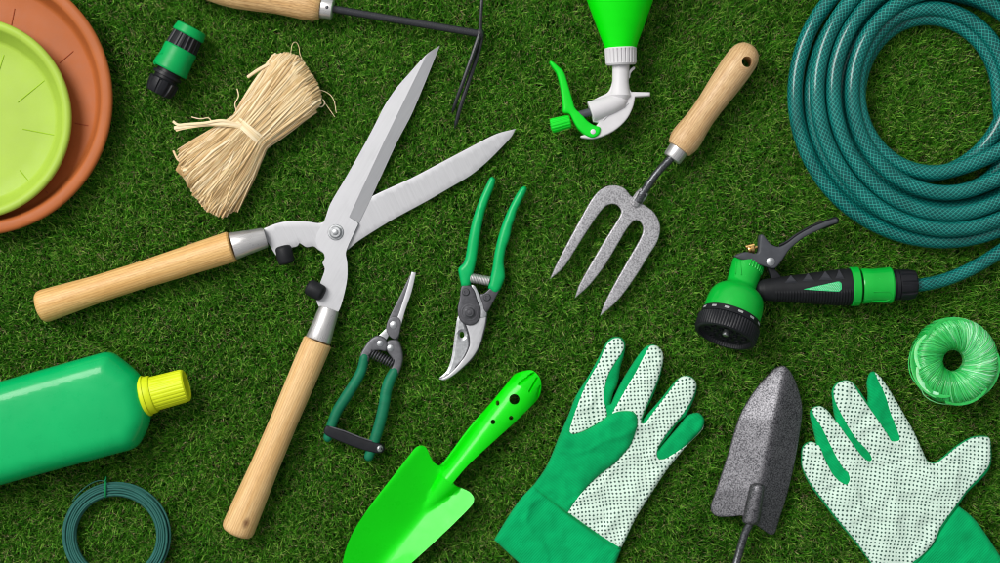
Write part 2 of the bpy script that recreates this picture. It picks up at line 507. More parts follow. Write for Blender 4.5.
M['glove_dots_a'] = dotted('dotted_cotton', (222, 244, 228), (46, 82, 70), 3.8, 1.12, 0.10)
M['glove_dots_b'] = dotted('dotted_cotton_turned', (218, 242, 226), (46, 82, 70), 3.85, 1.12, -0.12)
M['hose'] = hose_mat()
M['nozzle_green'] = plain('nozzle_green_plastic', (8, 172, 54), 0.22, 0.06, spec=0.4)
M['brass'] = steel('brass', (206, 168, 104), 0.32, (0.4, 0.4, 0.4), 0, 0.2)
M['print_white'] = plain('white_print', (160, 162, 162), 0.5)
M['insert_green'] = plain('grip_insert', (52, 190, 116), 0.5)
M['grip_bump'] = plain('grip_bump', (58, 59, 64), 0.42)
M['insert_dot'] = plain('grip_insert_dots', (150, 226, 180), 0.5)
M['raffia'] = tinted('raffia', [(0.0, (164, 128, 80)), (0.35, (206, 174, 124)), (0.7, (224, 200, 156)), (1.0, (236, 220, 188))], 0.75, 0.4)
M['twine'] = tinted('poly_twine', [(0.0, (12, 150, 52)), (0.35, (36, 190, 82)), (0.65, (84, 214, 114)), (1.0, (178, 240, 184))], 0.3, 0.3, (0.2, 3, 1), 0.7)
for k_, v_ in (('Subsurface Weight', 0.35), ('Subsurface Scale', 0.006)): M['twine'].node_tree.nodes['Principled BSDF'].inputs[k_].default_value = v_
M['dark'] = plain('deep_black', (14, 15, 16), 0.6)
# ================================================================== saucers
def saucer(name, label, cx, cy, R, H, z0, mat, mark_mat, marks, zref, slope=16, rim=9):
    t = Thing(name, label, 'plant saucer', (cx, cy), zref, 'plant saucers')
    ri = R-rim
    rb = ri-slope*0.55
    prof = [(0, 0.5), (0, R-slope-4), (2, R-slope-1), (H-9, R-2.5), (H-6, R-0.4), (H-3, R), (H-1.2, R-1.0), (H-0.2, R-2.6), (H, R-4.2), (H-0.1, R-rim+3.5), (H-0.7, R-rim+1.4), (H-2.0, ri), (H-4.5, ri-0.9),
            (H*0.52, rb+3.2), (6.5, rb), (4.6, rb-1.6), (3.8, rb-4), (3.6, rb-20), (3.4, 0.5)]
    mb = MB().add(*lathe((cx, cy, z0), (cx, cy, z0+1), prof, 160, caps=(True, True)))
    d = build('dish', mb, mat, t, sharp=50)
    for (x1, y1, x2, y2) in marks:
        P = np.array([[x1+(x2-x1)*s, y1+(y2-y1)*s, z0+3.7] for s in np.linspace(0, 1, 6)])
        build('embossed_line', MB().add(*tube(P, 0.6, 6)), mark_mat, d, thing=t)
    return t
saucer('plant_saucer', 'large round terracotta saucer on the grass with the lime one sitting in it', -25, 98.7, 137, 25, -3, M['terracotta'], M['terra_mark'],
       [(5, 23, 8.5, 5), (54, 60, 68, 48), (70, 121, 83, 123.5), (40, 190, 52, 203)], 22, 12, 12)
saucer('plant_saucer', 'lime green saucer nested inside the larger terracotta one', -30.8, 118, 101.8, 24, 1.2, M['lime'], M['lime_mark'],
       [(12, 100, 39, 78), (17, 127, 51, 133.5), (14, 169, 24, 181), (-9, 75, -2, 52)], 25)

# ================================================================== hose connector
t = Thing('hose_connector', 'short green and black plastic hose coupling lying alone beside the saucers', 'hose connector', (175, 60), 16)
A = np.array([191.8, 27, 14.5]); B = np.array([157.3, 93.5, 13.5])
def bet(a, b, f): return np.array(a)+(np.array(b)-np.array(a))*f
ax = lambda s: A+(B-A)/np.linalg.norm(B-A)*s
build('end_cap', MB().add(*lathe(A, B, [(0, 7), (0, 14.2), (1, 15.6), (8.2, 16.8), (9.3, 16), (9.3, 8)], 40)), M['teal_plastic'], t)
build('ribbed_collar', MB().add(*lathe(A, B, [(9.3, 10), (9.4, 14.6), (23.5, 15.6), (23.6, 10)], 96, flute=lambda a, s: 1.0+(0.055 if math.sin(a*18) > 0.2 else 0))), M['black_plastic'], t, sharp=30)
b = build('grip_body', MB().add(*lathe(A, B, [(23.4, 12), (23.5, 16.2), (24.8, 17.2), (34, 17.0), (44, 17.9), (47.5, 18.4), (49, 17.6), (49.3, 11)], 48)), M['teal_plastic'], t)
# thumb pad outlines on the body
for s in (0.62, ):
    P = []
    for q in np.linspace(0, 1, 14):
        ang = -0.95+0.55*q*0; 
    c = ax(44); d = (B-A)/np.linalg.norm(B-A); u = np.cross(d, [0, 0, 1]); u /= np.linalg.norm(u); w = np.cross(u, d)
    for q in np.linspace(0, PI, 14):
        th = 0.62-0.16*math.sin(q)*2.0*0.5; tt = 37+13*(1-math.cos(q))/2
        r = 17.0+(18.6-17.0)*max(0, min(1, (tt-34)/15))+0.15
        P.append(ax(tt)+u*r*math.cos(th+0.25*(1-math.sin(q)))*-1+w*r*math.sin(th+0.25*(1-math.sin(q))))
    build('thumb_pad', MB().add(*tube(P, 0.55, 6)), M['teal_plastic'], b, thing=t)
build('neck', MB().add(*lathe(A, B, [(48.5, 9), (48.7, 12.6), (52.4, 12.8), (52.7, 15.0), (55.6, 15.2), (56.0, 12.4), (59.8, 12.2)], 40)), M['black_plastic'], t)
build('lock_nut', MB().add(*lathe(A, B, [(58.6, 9), (58.8, 14.2), (60, 15.4), (61, 15.4), (68, 14.8), (72.5, 13.6), (74.6, 12), (75, 7), (72, 6.4), (71.8, 3)], 96,
      flute=lambda a, s: 1.0-(0.09 if (math.sin(a*9) > 0.45 and 60.5 < s < 74) else 0))), M['black_plastic'], t, sharp=30)

# ================================================================== raffia
t = Thing('raffia_bundle', 'bundle of natural raffia fibre tied at the waist', 'raffia', (248, 128), 14)
D = np.array([-0.688, 0.726]); PV = np.array([0.726, 0.688]); W0 = np.array([250.0, 131.0])
ut = np.array([-1, -0.75, -0.45, 0.15, 0.6, 0.9, 1.0]); tt_ = np.array([-70, -80, -86, -82, -77, -68, -58])
ub = np.array([-1, -0.8, -0.4, 0.0, 0.5, 0.8, 1.0]); tb_ = np.array([62, 68, 77, 83, 86, 80, 66])
def raf_w(s): return 21.6+(14.0*(-s/78)**0.8 if s < 0 else 22.5*(s/78)**0.9)
def raf_h(s): return 13.0+2.0*min(1, abs(s)/50)
mb = MB()
# core
rings = []; ns = 26
core = []
for i, s in enumerate(np.linspace(-78, 80, 30)):
    w = raf_w(s)*0.90; h = raf_h(s)*0.86
    e = 1.0-0.75*max(0, (abs(s+1)-66)/14)**2
    for q in range(ns):
        a = q*2*PI/ns
        p = W0+D*s*1.0+PV*(w*math.cos(a)*(1 if abs(s) < 60 else 1-0.25*(abs(s)-60)/20)+(2 if s > 0 else 0))
        core.append((p[0], p[1], 10+h*math.sin(a)*e))
F = []
for i in range(29):
    for q in range(ns): F.append((i*ns+q, i*ns+(q+1) % ns, (i+1)*ns+(q+1) % ns, (i+1)*ns+q))
F.append(tuple(range(ns))[::-1]); F.append(tuple(29*ns+q for q in range(ns)))
mb.add(core, F, None, 0.12)
rr = random.Random(5)
for k in range(1050):
    if k < 720: phi = rr.uniform(0.02, PI-0.02); lev = rr.uniform(0.93, 1.06)
    elif k < 920: phi = rr.uniform(0.0, PI); lev = rr.uniform(0.86, 0.96)
    else: phi = rr.choice([-1, 1])*rr.uniform(0, 0.5)+(0 if rr.random() < .5 else PI); lev = rr.uniform(0.9, 1.02)
    u0 = math.cos(phi); w0 = math.sin(phi)
    dr1 = rr.gauss(0, 0.17); dr2 = rr.gauss(0, 0.17)
    ua = max(-1, min(1, u0+dr1)); ub2 = max(-1, min(1, u0+dr2))
    s0 = np.interp(ua, ut, tt_)+rr.uniform(-2.5, 4); s1 = np.interp(ub2, ub, tb_)+rr.uniform(-5, 2.5)
    P = []
    wob = [rr.gauss(0, 1.0) for _ in range(4)]
    N = 20
    for i in range(N):
        f = i/(N-1); s = s0+(s1-s0)*f
        uu = u0+(ua-u0)*max(0, -s/78)**1.2+(ub2-u0)*max(0, s/78)**1.2
        wh = math.sqrt(max(0, 1-uu*uu))*(1 if w0 >= 0 else -1)
        ww = raf_w(s)*lev
        end = max(0, 1-min(abs(s-s0), abs(s-s1))/9.0)
        lat = uu*ww+(2 if s > 0 else 0)*min(1, abs(s)/30)+wob[0]*math.sin(f*5+wob[1])*0.9
        z = 10+raf_h(s)*wh*lev*(1-0.55*end**2)+wob[2]*0.5*math.sin(f*7+wob[3])
        p = W0+D*s+PV*lat
        P.append((p[0], p[1], max(z, 0.3)))
    wd = rr.choice([0.3, 0.4, 0.5, 0.6, 0.8, 1.05])
    mb.add(*tube(catmull(P, 2), wd, 5, flat=0.38, tint=rr.betavariate(3, 2.2), twist=rr.uniform(-0.02, 0.02)))
# folded-over loops at both ends
for k in range(260):
    e = rr.random() < 0.55
    u1 = rr.uniform(-0.95, 0.95); u2 = max(-1, min(1, u1+rr.uniform(-0.22, 0.22)))
    if e: s1 = np.interp(u1, ub, tb_); s2 = np.interp(u2, ub, tb_); sg = 1
    else: s1 = np.interp(u1, ut, tt_); s2 = np.interp(u2, ut, tt_); sg = -1
    P = []
    zz = rr.uniform(4, 20)
    for (s, u, zf) in ((s1-sg*16, u1, 1.0), (s1-sg*6, u1, 1.0), (s1+sg*rr.uniform(-1, 2), (u1*2+u2)/3, 0.85), (s2+sg*rr.uniform(-1, 2), (u1+2*u2)/3, 0.6), (s2-sg*5, u2, 0.35), (s2-sg*14, u2, 0.3)):
        p = W0+D*s+PV*(u*raf_w(s)*0.98+(2 if sg > 0 else 0))
        P.append((p[0], p[1], 8+(raf_h(s)*math.sqrt(max(0.02, 1-u*u)))*(zf*zz/12-0.3)*0.8))
    mb.add(*tube(catmull(P, 5), rr.choice([0.5, 0.7, 0.95]), 5, flat=0.4, tint=rr.betavariate(2.4, 2.4)))
strands = build('strands', mb, M['raffia'], t, sharp=60)
# tie round the waist
mb = MB()
for k in range(5):
    P = []
    off = -3.6+k*1.7; sk = rr.uniform(-2, 2)
    for q in np.linspace(0, 2*PI, 40, endpoint=False):
        p = W0+D*(off+sk*math.cos(q))+PV*(22.4*math.cos(q)+0.4)
        P.append((p[0], p[1], 10+15.2*math.sin(q)))
    P.append(P[0]); mb.add(*tube(P, 1.15, 5, flat=0.45, tint=rr.uniform(0.6, 0.95)))
build('tie', mb, M['raffia'], t, sharp=60)
mb = MB()
for pts, r, ti in (([(243, 126, 24), (228, 124.5, 25), (208, 124, 20), (190, 125.5, 14), (173.5, 127.5, 11)], 1.9, .9),
                   ([(244, 127, 24), (225, 121.5, 26), (205, 123.5, 21), (188, 124, 15), (178, 124.5, 13), (172.5, 121, 12)], 1.4, .8),
                   ([(243, 128, 24), (226, 126, 24), (206, 125.5, 18), (184, 128, 12), (175, 130, 10)], 1.3, .7)):
    mb.add(*tube(catmull(pts, 8), r, 6, flat=0.5, tint=ti))
build('tie_end', mb, M['raffia'], t)
for pts, r, ti in (([(237, 112, 16), (235.5, 104, 17), (238.5, 96, 14), (236.5, 88, 10)], 0.6, .8),
                   ([(270, 64, 18), (258, 70, 15), (247, 76.5, 10)], 1.8, .8),
                   ([(291, 56, 18), (292, 45, 14), (295, 41.5, 12), (298, 45, 10), (300, 55, 9), (306, 66, 8)], 0.35, .7),
                   ([(317, 89, 16), (327, 92, 9), (333, 99, 7), (335.5, 112, 6)], 0.38, .8),
                   ([(318, 92, 14), (325, 103, 7), (334, 116, 6)], 0.3, .8),
                   ([(228, 148, 24), (219, 160, 25), (216, 168, 25), (222, 171, 25), (230, 166, 25), (236, 152, 25)], 0.9, .95),
                   ([(214, 150, 24), (203, 166, 25), (205, 172, 25), (205.5, 179, 24)], 0.8, .9),
                   ([(232, 140, 25), (215, 152, 26), (200, 165, 24), (184, 171, 20)], 1.2, .95),
                   ([(190, 116, 6), (199, 118, 7), (207, 117, 6), (211, 122, 7)], 0.6, .8),
                   ([(323, 99, 10), (324, 103, 9), (321, 106, 8), (317, 105, 10)], 0.7, .9),
                   ([(196, 150, 20), (188, 158, 18), (178, 160, 10), (172, 150, 8)], 1.2, .6)):
    build('loose_fibre', MB().add(*tube(catmull(pts, 8), r, 5, flat=0.55, tint=ti)), M['raffia'], t)

# ================================================================== hand cultivator
t = Thing('hand_cultivator', 'long wooden handled hand cultivator with thin black rod and prongs', 'cultivator', (330, 10), 14)
C0 = np.array([321.0, 6.6, 14]); cd = np.array([0.9865, 0.1637, 0]); cd /= np.linalg.norm(cd)
prof = [(0, 1), (0.5, 6), (3, 9), (9, 11.2), (22, 12.2), (36, 14.6), (52, 15.8), (70, 15.3), (92, 14.2), (108, 14.8), (122, 15.8), (131, 15.2), (136, 13.4), (137, 12.2), (137, 8)]
build('handle', MB().add(*lathe(C0-cd*137, C0, prof, 48)), M['beech_grain'], t)
fe = build('ferrule', MB().add(*lathe(C0, C0+cd*13, [(-0.5, 8), (-0.3, 10.6), (1, 11.2), (11.5, 10.6), (12.4, 9.6), (12.5, 3)], 40)), M['ferrule'], t)
build('rivet', MB().add(*disc(328, 8.6, 24.2, 1.7, 0.8, 14, 0.4)), M['dark_steel'], fe, thing=t)
build('rod', MB().add(*tube(catmull([C0+cd*10, C0+cd*60+[0, 0, -2], C0+cd*110+[0, 0, -3], (479.5, 33, 10)], 10), 3.9, 14, uv=False)), M['black_metal'], t)
build('weld', MB().add(*lathe((480, 28.5, 9.5), (480, 38, 9.5), [(0, 2), (0.6, 3.6), (3, 4.6), (6.5, 4.6), (9, 3.4), (9.5, 1.5)], 16)), M['black_metal'], t)
def bar(P, w, h, tint=.5):
    return tube(P, np.full(len(P), w), 4, flat=h/w, tint=tint, twist=0)
def tine(pts, r0, r1):
    P = catmull(pts, 10); R = np.linspace(r0, r1, len(P)); 
    R[-4:] *= np.linspace(0.9, 0.3, 4)
    return tube(P, R, 8, flat=1.1, uv=False)
build('tine', MB().add(*tine([(480, 33, 12), (473.5, 52, 13), (462, 84, 11), (455.5, 101, 6), (451.5, 112, -4)], 2.4, 1.6)), M['black_metal'], t)
build('tine', MB().add(*tine([(482, 34, 8), (477, 55, 8), (466, 88, 7), (459, 110, 3), (454, 127, -6)], 2.7, 1.9)), M['black_metal'], t)
build('tine', MB().add(*tine([(480.5, 32, 10), (480.8, 18, 12), (482, 0, 13), (484, -30, 10), (486, -60, -5)], 1.9, 1.5)), M['black_metal'], t)

# ================================================================== hedge shears
t = Thing('hedge_shears', 'large open hedge shears with two wooden handles', 'shears', (336, 232), 8)
b1 = outline([(439.8, 45, 1), (426.4, 54), (410, 72), (396, 88), (384, 106), (376, 122), (365, 143), (347, 175), (330, 204), (324.4, 220), (317, 233), (315.6, 241), (318, 248), (323, 252.5), (324.6, 258), (322.4, 263), (324.6, 268.5), (323, 275),
              (320, 283), (318, 292), (316.4, 301), (320, 309, 1), (333, 314.5, 1), (338.5, 311), (343.5, 296), (347, 278), (347, 263), (345.6, 253), (348.5, 244, 1), (358.7, 222.5, 1), (372, 195), (396, 143), (412.6, 111)], 4)
def b1z(x, y, d):
    # ground bevel to the right of the ridge line
    rx = np.interp(y, [45, 56, 110, 143, 216.4, 221], [437.5, 425.6, 399.2, 383, 349, 346.9])
    k = np.clip(x-rx, 0, None)*(x > 349.05+(y-216.6)*1.52)
    return 6.2-np.clip(k*0.26, 0, 4.0)
ridge = [(436.2, 50), (425.6, 56), (399.2, 110), (383, 143), (349, 216.4)]
heel = [(349, 216.4), (358.2, 222.3)]
bl = build('blade', MB().add(*pillow(b1, b1z, lambda x, y, d: 1.9+0*x, 4, (), rs=2.2, lines=[ridge+heel[1:], [(x-0.3, y+0.5) for x, y in [(349.4, 216.7), (357.6, 221.9)]]])), M['blade_steel'], t, sharp=6)
b2 = outline([(515.9, 128, 1), (496.7, 133), (474.6, 144), (442.4, 161), (410, 178), (373, 195), (345, 212), (320, 222.5), (308, 221.3), (290, 220.5), (276, 223), (263, 228, 1), (264, 238, 1), (268, 244, 1), (276, 256), (284, 254), (291, 248),
              (296.5, 246.2), (299, 243, 1), (301, 244.5, 1), (306, 247.2), (313, 246.4), (318, 250), (330, 256), (345, 251), (358.5, 240.6), (388, 222), (406, 212), (426.4, 201), (450.5, 187), (470.6, 175), (486.6, 162), (500.7, 148), (511.7, 136)], 4)
build('blade', MB().add(*plate(b2, -0.8, 2.4, 0.7, 5)), M['blade_steel_b'], t, sharp=25)
def wood_handle(P0, P1, rs, mat):
    L = np.linalg.norm(np.array(P1)-np.array(P0))
    pr = [(0, rs[0]-7), (0.2, rs[0]-1.2), (1.5, rs[0])]+[(L*f, r) for f, r in rs[1]]+[(L-8, rs[2]), (L-4, rs[2]-0.8), (L-1.5, rs[2]-3), (L-0.2, rs[2]-6.5), (L, 1)]
    return lathe(P0, P1, pr, 56)
build('handle', MB().add(*wood_handle((318.4, 340.8, 12), (236.3, 534.3, 11), (14.6, [(0.15, 14.5), (0.4, 13.8), (0.65, 14.4), (0.85, 15.9)], 16.6), None)), M['beech_knot'], t)
build('ferrule', MB().add(*lathe((318.6, 340.2, 12), (329.3, 308.8, 8), [(-1, 8), (-0.8, 12.2), (0.5, 12.9), (18, 11.3), (30, 10.6), (33, 9.9), (33.4, 9), (33.4, 5)], 48, flat=0.85)), M['ferrule'], t)
build('handle', MB().add(*wood_handle((233.0, 246.3, 11.5), (38.6, 308, 11), (15.6, [(0.15, 15.1), (0.5, 13.5), (0.7, 13.9), (0.9, 16.0)], 16.6), None)), M['beech'], t)
build('ferrule', MB().add(*lathe((233.6, 246.2, 11.5), (266, 237.2, 6), [(-1, 8), (-0.8, 13.2), (0.5, 13.9), (18, 11.8), (30, 10.6), (33, 9.9), (33.4, 9), (33.4, 5)], 48, flat=0.85)), M['ferrule'], t)
def stopper(A, B, r):
    L = np.linalg.norm(np.array(B)-np.array(A))
    return lathe(A, B, [(0, 1), (0.3, r*0.62), (1.4, r*0.86), (3.2, r*0.97), (L*0.5, r), (L-3, r), (L-1.2, r*0.9), (L-0.2, r*0.7), (L, 1)], 32)
build('rubber_stop', MB().add(*stopper((282.8, 245.5, 10), (287.2, 264, 8.5), 8.4)), M['rubber'], t)
build('rubber_stop', MB().add(*stopper((324.0, 294.5, 11), (307.5, 286.0, 9), 8.4)), M['rubber'], t)
pb = build('pivot_bolt', MB().add(*lathe((335.5, 232.2, 5.8), (335.5, 232.2, 7), [(0, 8.0), (0.9, 8.0), (1.3, 7.4), (1.35, 5.8), (1.4, 5.8), (3.6, 5.8), (4.4, 4.9), (4.4, 3.0), (4.9, 2.9), (5.4, 1.8), (5.5, 0.3)], 30, flute=lambda a, s: (1+0.09*abs(math.cos(a*3)) if 1.36 < s < 4.0 else 1))), M['zinc'], t, sharp=28)

# ================================================================== long nose snips
t = Thing('pruning_snips', 'small narrow bladed snips with dark green handles joined by a black catch', 'snips', (380, 350), 9)
build('blade', MB().add(*plate(outline([(411.4, 271.6, 1), (415.9, 272.8, 1), (411.5, 292), (405, 311), (401.4, 324), (398, 334), (390, 335), (387, 327), (391, 320.5, 1), (396.6, 318.5), (402.5, 302), (407.5, 286)], 4), 4.2, 6.6, 0.6, 3)), M['blade_steel'], t)
build('blade', MB().add(*plate(outline([(409.6, 275, 1), (411.6, 278, 1), (404, 302), (401, 322), (399.6, 333.5), (396.8, 340), (390, 337.5), (385.6, 330), (387.4, 321.5), (393, 309), (399.6, 296)], 4), 1.6, 4.6, 0.7, 3)), M['snip_steel'], t)
build('blade_plate', MB().add(*plate(outline([(389, 318.5), (396.5, 316.8), (400.5, 321), (400.4, 328), (398.6, 336), (394.5, 339.5), (388.6, 335.5), (386, 328.5)], 4), 5.6, 8.0, 0.8, 3)), M['snip_steel'], t)
build('lever', MB().add(*plate(outline([(386.8, 327.5, 1), (381, 333.4), (376.6, 337.6, 1), (383, 343), (387.6, 337.8), (389.4, 334, 1)], 3), 3.6, 6.4, 0.5, 3)), M['zinc'], t)
build('shoulder', MB().add(*plate(outline([(385, 338.5), (378, 335.5), (371, 338.6), (364.6, 346.4), (360.2, 354.8), (359.8, 361, 1), (368.6, 362, 1), (369.8, 357), (373.4, 351.6), (380, 350.6), (386.2, 351.2), (388, 345)], 4), 3, 10.2, 2.0, 3)), M['snip_steel'], t)
build('shoulder', MB().add(*plate(outline([(387.4, 341.4), (392, 339.8), (398.4, 340.8), (401.8, 349), (403, 358.5), (401.4, 367), (398.6, 374.5, 1), (389.6, 371.5, 1), (392.2, 364.5), (391.8, 358.6), (387.5, 352.5), (385.9, 347)], 4), 2, 9.6, 2.0, 3)), M['snip_steel'], t)
for (x, y, z, r) in ((393.4, 325, 7.8, 3.7), (380.2, 343.6, 10, 3.2), (390.3, 348.2, 9.4, 3.3)):
    build('rivet', MB().add(*disc(x, y, z, r, 0.8, 18, 0.7)), M['zinc'], t)
P = []
for q in np.linspace(0, 1, 150):
    c = np.array([369.5, 352.6, 7])+(np.array([392.5, 363.4, 7])-np.array([369.5, 352.6, 7]))*q
    a = q*2*PI*9.5; c = c+np.array([-0.42, 0.9, 0])*4.6*math.cos(a)+np.array([0, 0, 4.2*math.sin(a)]); P.append(c)
build('spring', MB().add(*tube(P, 0.8, 6)), M['dark_steel'], t)
def grip(pts, rs, mat, **k):
    P = catmull(pts, 8); R = np.interp(np.linspace(0, 1, len(P)), np.linspace(0, 1, len(rs)), rs)
    return MB().add(*tube(P, R, 20, round_ends=True, **k))
build('handle_grip', grip([(364.4, 357.5, 7), (361.5, 370, 7), (356, 381, 7), (345.5, 397.5, 7), (336.5, 412, 6.5), (330.8, 427, 6), (327.6, 438, 5.5)], [4.8, 4.9, 5.2, 5.4, 5.2, 5.0, 4.6], None), M['grip_green'], t)
build('handle_grip', grip([(394.2, 371.5, 6), (389.3, 381, 6.5), (386, 392, 7), (383.8, 406, 7), (379.3, 425, 6.5), (373.6, 443, 6), (368.6, 457, 5.5)], [5.0, 5.6, 5.6, 5.6, 5.6, 5.4, 4.8], None), M['grip_green'], t)
la = build('catch', MB().add(*plate(outline([(324.6, 428.6), (327.6, 425.6), (340, 429.5), (358, 436.5), (374, 442), (382, 444.6), (384.6, 449), (381.6, 453), (374, 452.5), (361, 449.2), (344, 443), (329, 436.6), (324.6, 433.4)], 4), 1.5, 12.4, 1.6, 4)), M['black_plastic'], t)
build('catch_edge', MB().add(*tube([(330, 426.5, 11.8), (345, 431, 12.2), (360, 437, 12.2), (372, 441, 11.8)], 0.7, 6)), M['snip_steel'], la, thing=t)
build('screw', MB().add(*lathe((380, 448.4, 11.2), (381.4, 448.7, 13.8), [(0, 3.6), (1.5, 3.4), (2.2, 2.6), (2.3, 1.6), (1.6, 1.4), (1.6, .2)], 20)), M['zinc'], t)

# ================================================================== secateurs
t = Thing('secateurs', 'bypass secateurs with slim glossy green handles pointing up and curved steel blade', 'secateurs', (470, 310), 9)
hl = outline([(492.6, 176.6), (495.4, 179.4), (494.2, 186), (489.4, 198), (485, 211), (481.6, 226), (479, 241), (477.2, 254), (475.8, 263), (473.4, 272), (471.4, 279), (470.2, 287, 1), (461.4, 287, 1), (459.4, 277), (458.2, 270), (459.8, 266.5), (463.4, 263), (466, 254), (468, 241), (471, 226), (475.2, 211), (481, 196), (487.4, 182.4), (490, 177.6)], 3)
build('handle', MB().add(*plate(hl, 1, 12.5, 4.6, 3, under=3)), M['secateur_green'], t, sharp=50)
hr = outline([(524.4, 186), (527, 188.6), (524.6, 195), (520.4, 203), (516.6, 211), (514.6, 219), (512, 226), (510.6, 234), (508.6, 241), (506.2, 247), (504.8, 254), (503.8, 262), (504.6, 270), (505, 277.6), (502.6, 284), (499.4, 291), (494.5, 294, 1), (488, 288, 1), (490, 279), (492.4, 268), (494, 256), (496.4, 244), (500.2, 230), (505.8, 215), (513, 200), (520, 188.5)], 3)
build('handle', MB().add(*plate(hr, 1, 12.5, 4.6, 3, under=3)), M['secateur_green'], t, sharp=50)
P = []
for q in np.linspace(0, 1, 170):
    c = np.array([470.6, 277.8, 7])+(np.array([490, 281.2, 7])-np.array([470.6, 277.8, 7]))*q
    a = q*2*PI*13; P.append(c+np.array([-0.17, 0.98, 0])*4.2*math.cos(a)+np.array([0, 0, 4.2*math.sin(a)]))
build('spring', MB().add(*tube(P, 0.85, 6)), M['ferrule'], t)
build('cutting_blade', MB().add(*pillow(outline([(458, 316), (455.6, 328), (453.8, 342), (451.2, 359), (446.8, 371), (441.6, 376.2), (438.8, 378.4, 1), (446, 378.2), (455.6, 370), (464, 359), (469.6, 346.5), (469, 336), (466, 326), (464, 316)], 4),
      lambda x, y, d: 6.4-1.4*(1-np.clip(d/2.5, 0, 1)), lambda x, y, d: 4.6+0*x, 3, (0.5, 1.5, 2.6), [circle(461.8, 335, 2.4, 16, 3.3)], rs=1.5)), M['zinc'], t, sharp=25)
build('hook_blade', MB().add(*plate(outline([(464, 322), (472, 321), (480, 314), (487.2, 312, 1), (485.6, 323), (483.4, 333), (480, 345), (472.8, 357.4), (462, 368.4), (452.4, 376.4), (444, 380.4), (439, 379.2, 1), (446.6, 376), (455.6, 368), (463.6, 357), (468.4, 346.4), (468.2, 337), (466.4, 329)], 4), 6.2, 9.0, 1.1, 3)), M['blade_steel'], t)
build('blade_back', MB().add(*tube(catmull([(486.4, 313, 7.4), (485.2, 324, 7.4), (482.6, 334.5, 7.4), (479, 346, 7.4), (471.8, 358, 7.4), (461, 368.6, 7.2), (450, 377, 7)], 6), 1.3, 8)), M['dark_steel'], t)
build('blade_groove', MB().add(*tube(catmull([(464.6, 323, 9), (467.8, 332, 9), (469.2, 340, 9), (468.6, 347, 8.8), (463.6, 357.6, 8.6), (455, 368, 8)], 6), 0.7, 6)), M['dark_steel'], t)
build('bright_lever', MB().add(*plate(outline([(471, 284.5, 1), (475, 286), (479.6, 295), (484.4, 306), (487, 316), (480, 318, 1), (477, 306), (473, 295)], 3), 6, 9.6, 0.6, 3)), M['zinc'], t)
build('pivot_plate', MB().add(*plate(outline([(461.2, 286.6), (466, 284.6), (470.6, 286), (474.6, 291), (477.4, 300), (480.6, 308), (480.4, 317), (476, 323.6), (469, 325.4), (462, 322.4), (458.4, 316.4), (457.6, 308.4), (459.6, 298)], 4), 7, 11, 1.3, 3)), M['dark_steel'], t)
build('handle_plate', MB().add(*plate(outline([(479.6, 294.6), (484, 293.4), (490, 288), (496.6, 281), (500, 279.8), (501.6, 283), (499.4, 290.6), (493.4, 302), (487.4, 312.4), (484, 310), (482.6, 304)], 4), 6.6, 10.6, 1.2, 3)), M['dark_steel'], t)
pv = build('pivot_nut', MB().add(*lathe((469.5, 312.4, 10.6), (469.5, 312.4, 12), [(0, 8.8), (0.7, 8.6), (0.9, 7.4), (0.8, 6.9), (1.2, 6.8), (1.4, 4.8), (1.5, 4.7), (3.6, 4.5), (4.2, 3.8), (4.2, 2.4), (4.9, 2.2), (5.1, 0.3)], 30, flute=lambda a, s: (1+0.10*abs(math.cos(a*3)) if 1.45 < s < 4.0 else 1))), M['dark_steel'], t, sharp=25)
for (x, y, z) in ((465.8, 292, 10.8), (487, 297.2, 10.4)):
    s = build('screw', MB().add(*lathe((x, y, z), (x, y, z+1), [(0, 3.9), (1.0, 3.7), (1.6, 3.0), (1.65, 1.7), (0.9, 1.5), (0.9, .2)], 20)), M['dark_steel'], t)

# ================================================================== fertiliser bottle
t = Thing('plastic_bottle', 'plain green plastic bottle with yellow screw cap lying on its side', 'bottle', (60, 420), 24)
bo = outline([(-150, 425, 1), (0, 381.6), (60, 364.4), (97, 354), (105, 352.2), (113, 353.4), (121, 358.8), (131, 367), (140, 376), (146, 389), (149.4, 404), (150.2, 416), (147.6, 428), (141, 441), (137, 446.2), (131, 449.8), (122, 452.4), (66, 467.4), (0, 485.6), (-118, 520, 1)], 5)
def btz(x, y, d): return 22+24*np.clip(1-(1-np.clip(d/19, 0, 1))**2.2, 0, 1)**(1/2.0)+2.5*(1-(1-np.clip((d-8)/42, 0, 1))**2)
def bbz(x, y, d): return 22-25*np.clip(1-(1-np.clip(d/30, 0, 1))**2.3, 0, 1)**(1/2.0)
build('body', MB().add(*pillow(bo, btz, bbz, 5, (0.25, 0.9, 2, 3.6, 5.6, 8, 11), rs=3)), M['bottle_green'], t, sharp=70)
A = np.array([146.0, 396.0, 22.0]); B = np.array([187.0, 385.0, 22.0])
build('collar', MB().add(*lathe(A, B, [(-6, 15), (-3, 20.2), (-1, 20.8), (0.6, 20.6), (1, 19.4), (6, 19.2), (7.4, 18.4), (7.6, 14)], 56)), M['cap_yellow'], t)
build('cap', MB().add(*lathe(A, B, [(6, 14), (6.4, 17.2), (8.5, 17.4), (37, 16.8), (40.5, 16.3), (41.8, 15), (42, 13.2), (41, 12.6), (40.6, 1)], 144, flute=lambda a, s: (1.0-0.045*(math.cos(a*26) > 0.55) if 9 < s < 39 else 1))), M['cap_yellow'], t, sharp=25)
build('neck', MB().add(*lathe(A, B, [(-14, 16), (-4, 16), (2, 14)], 40)), M['bottle_green'], t)

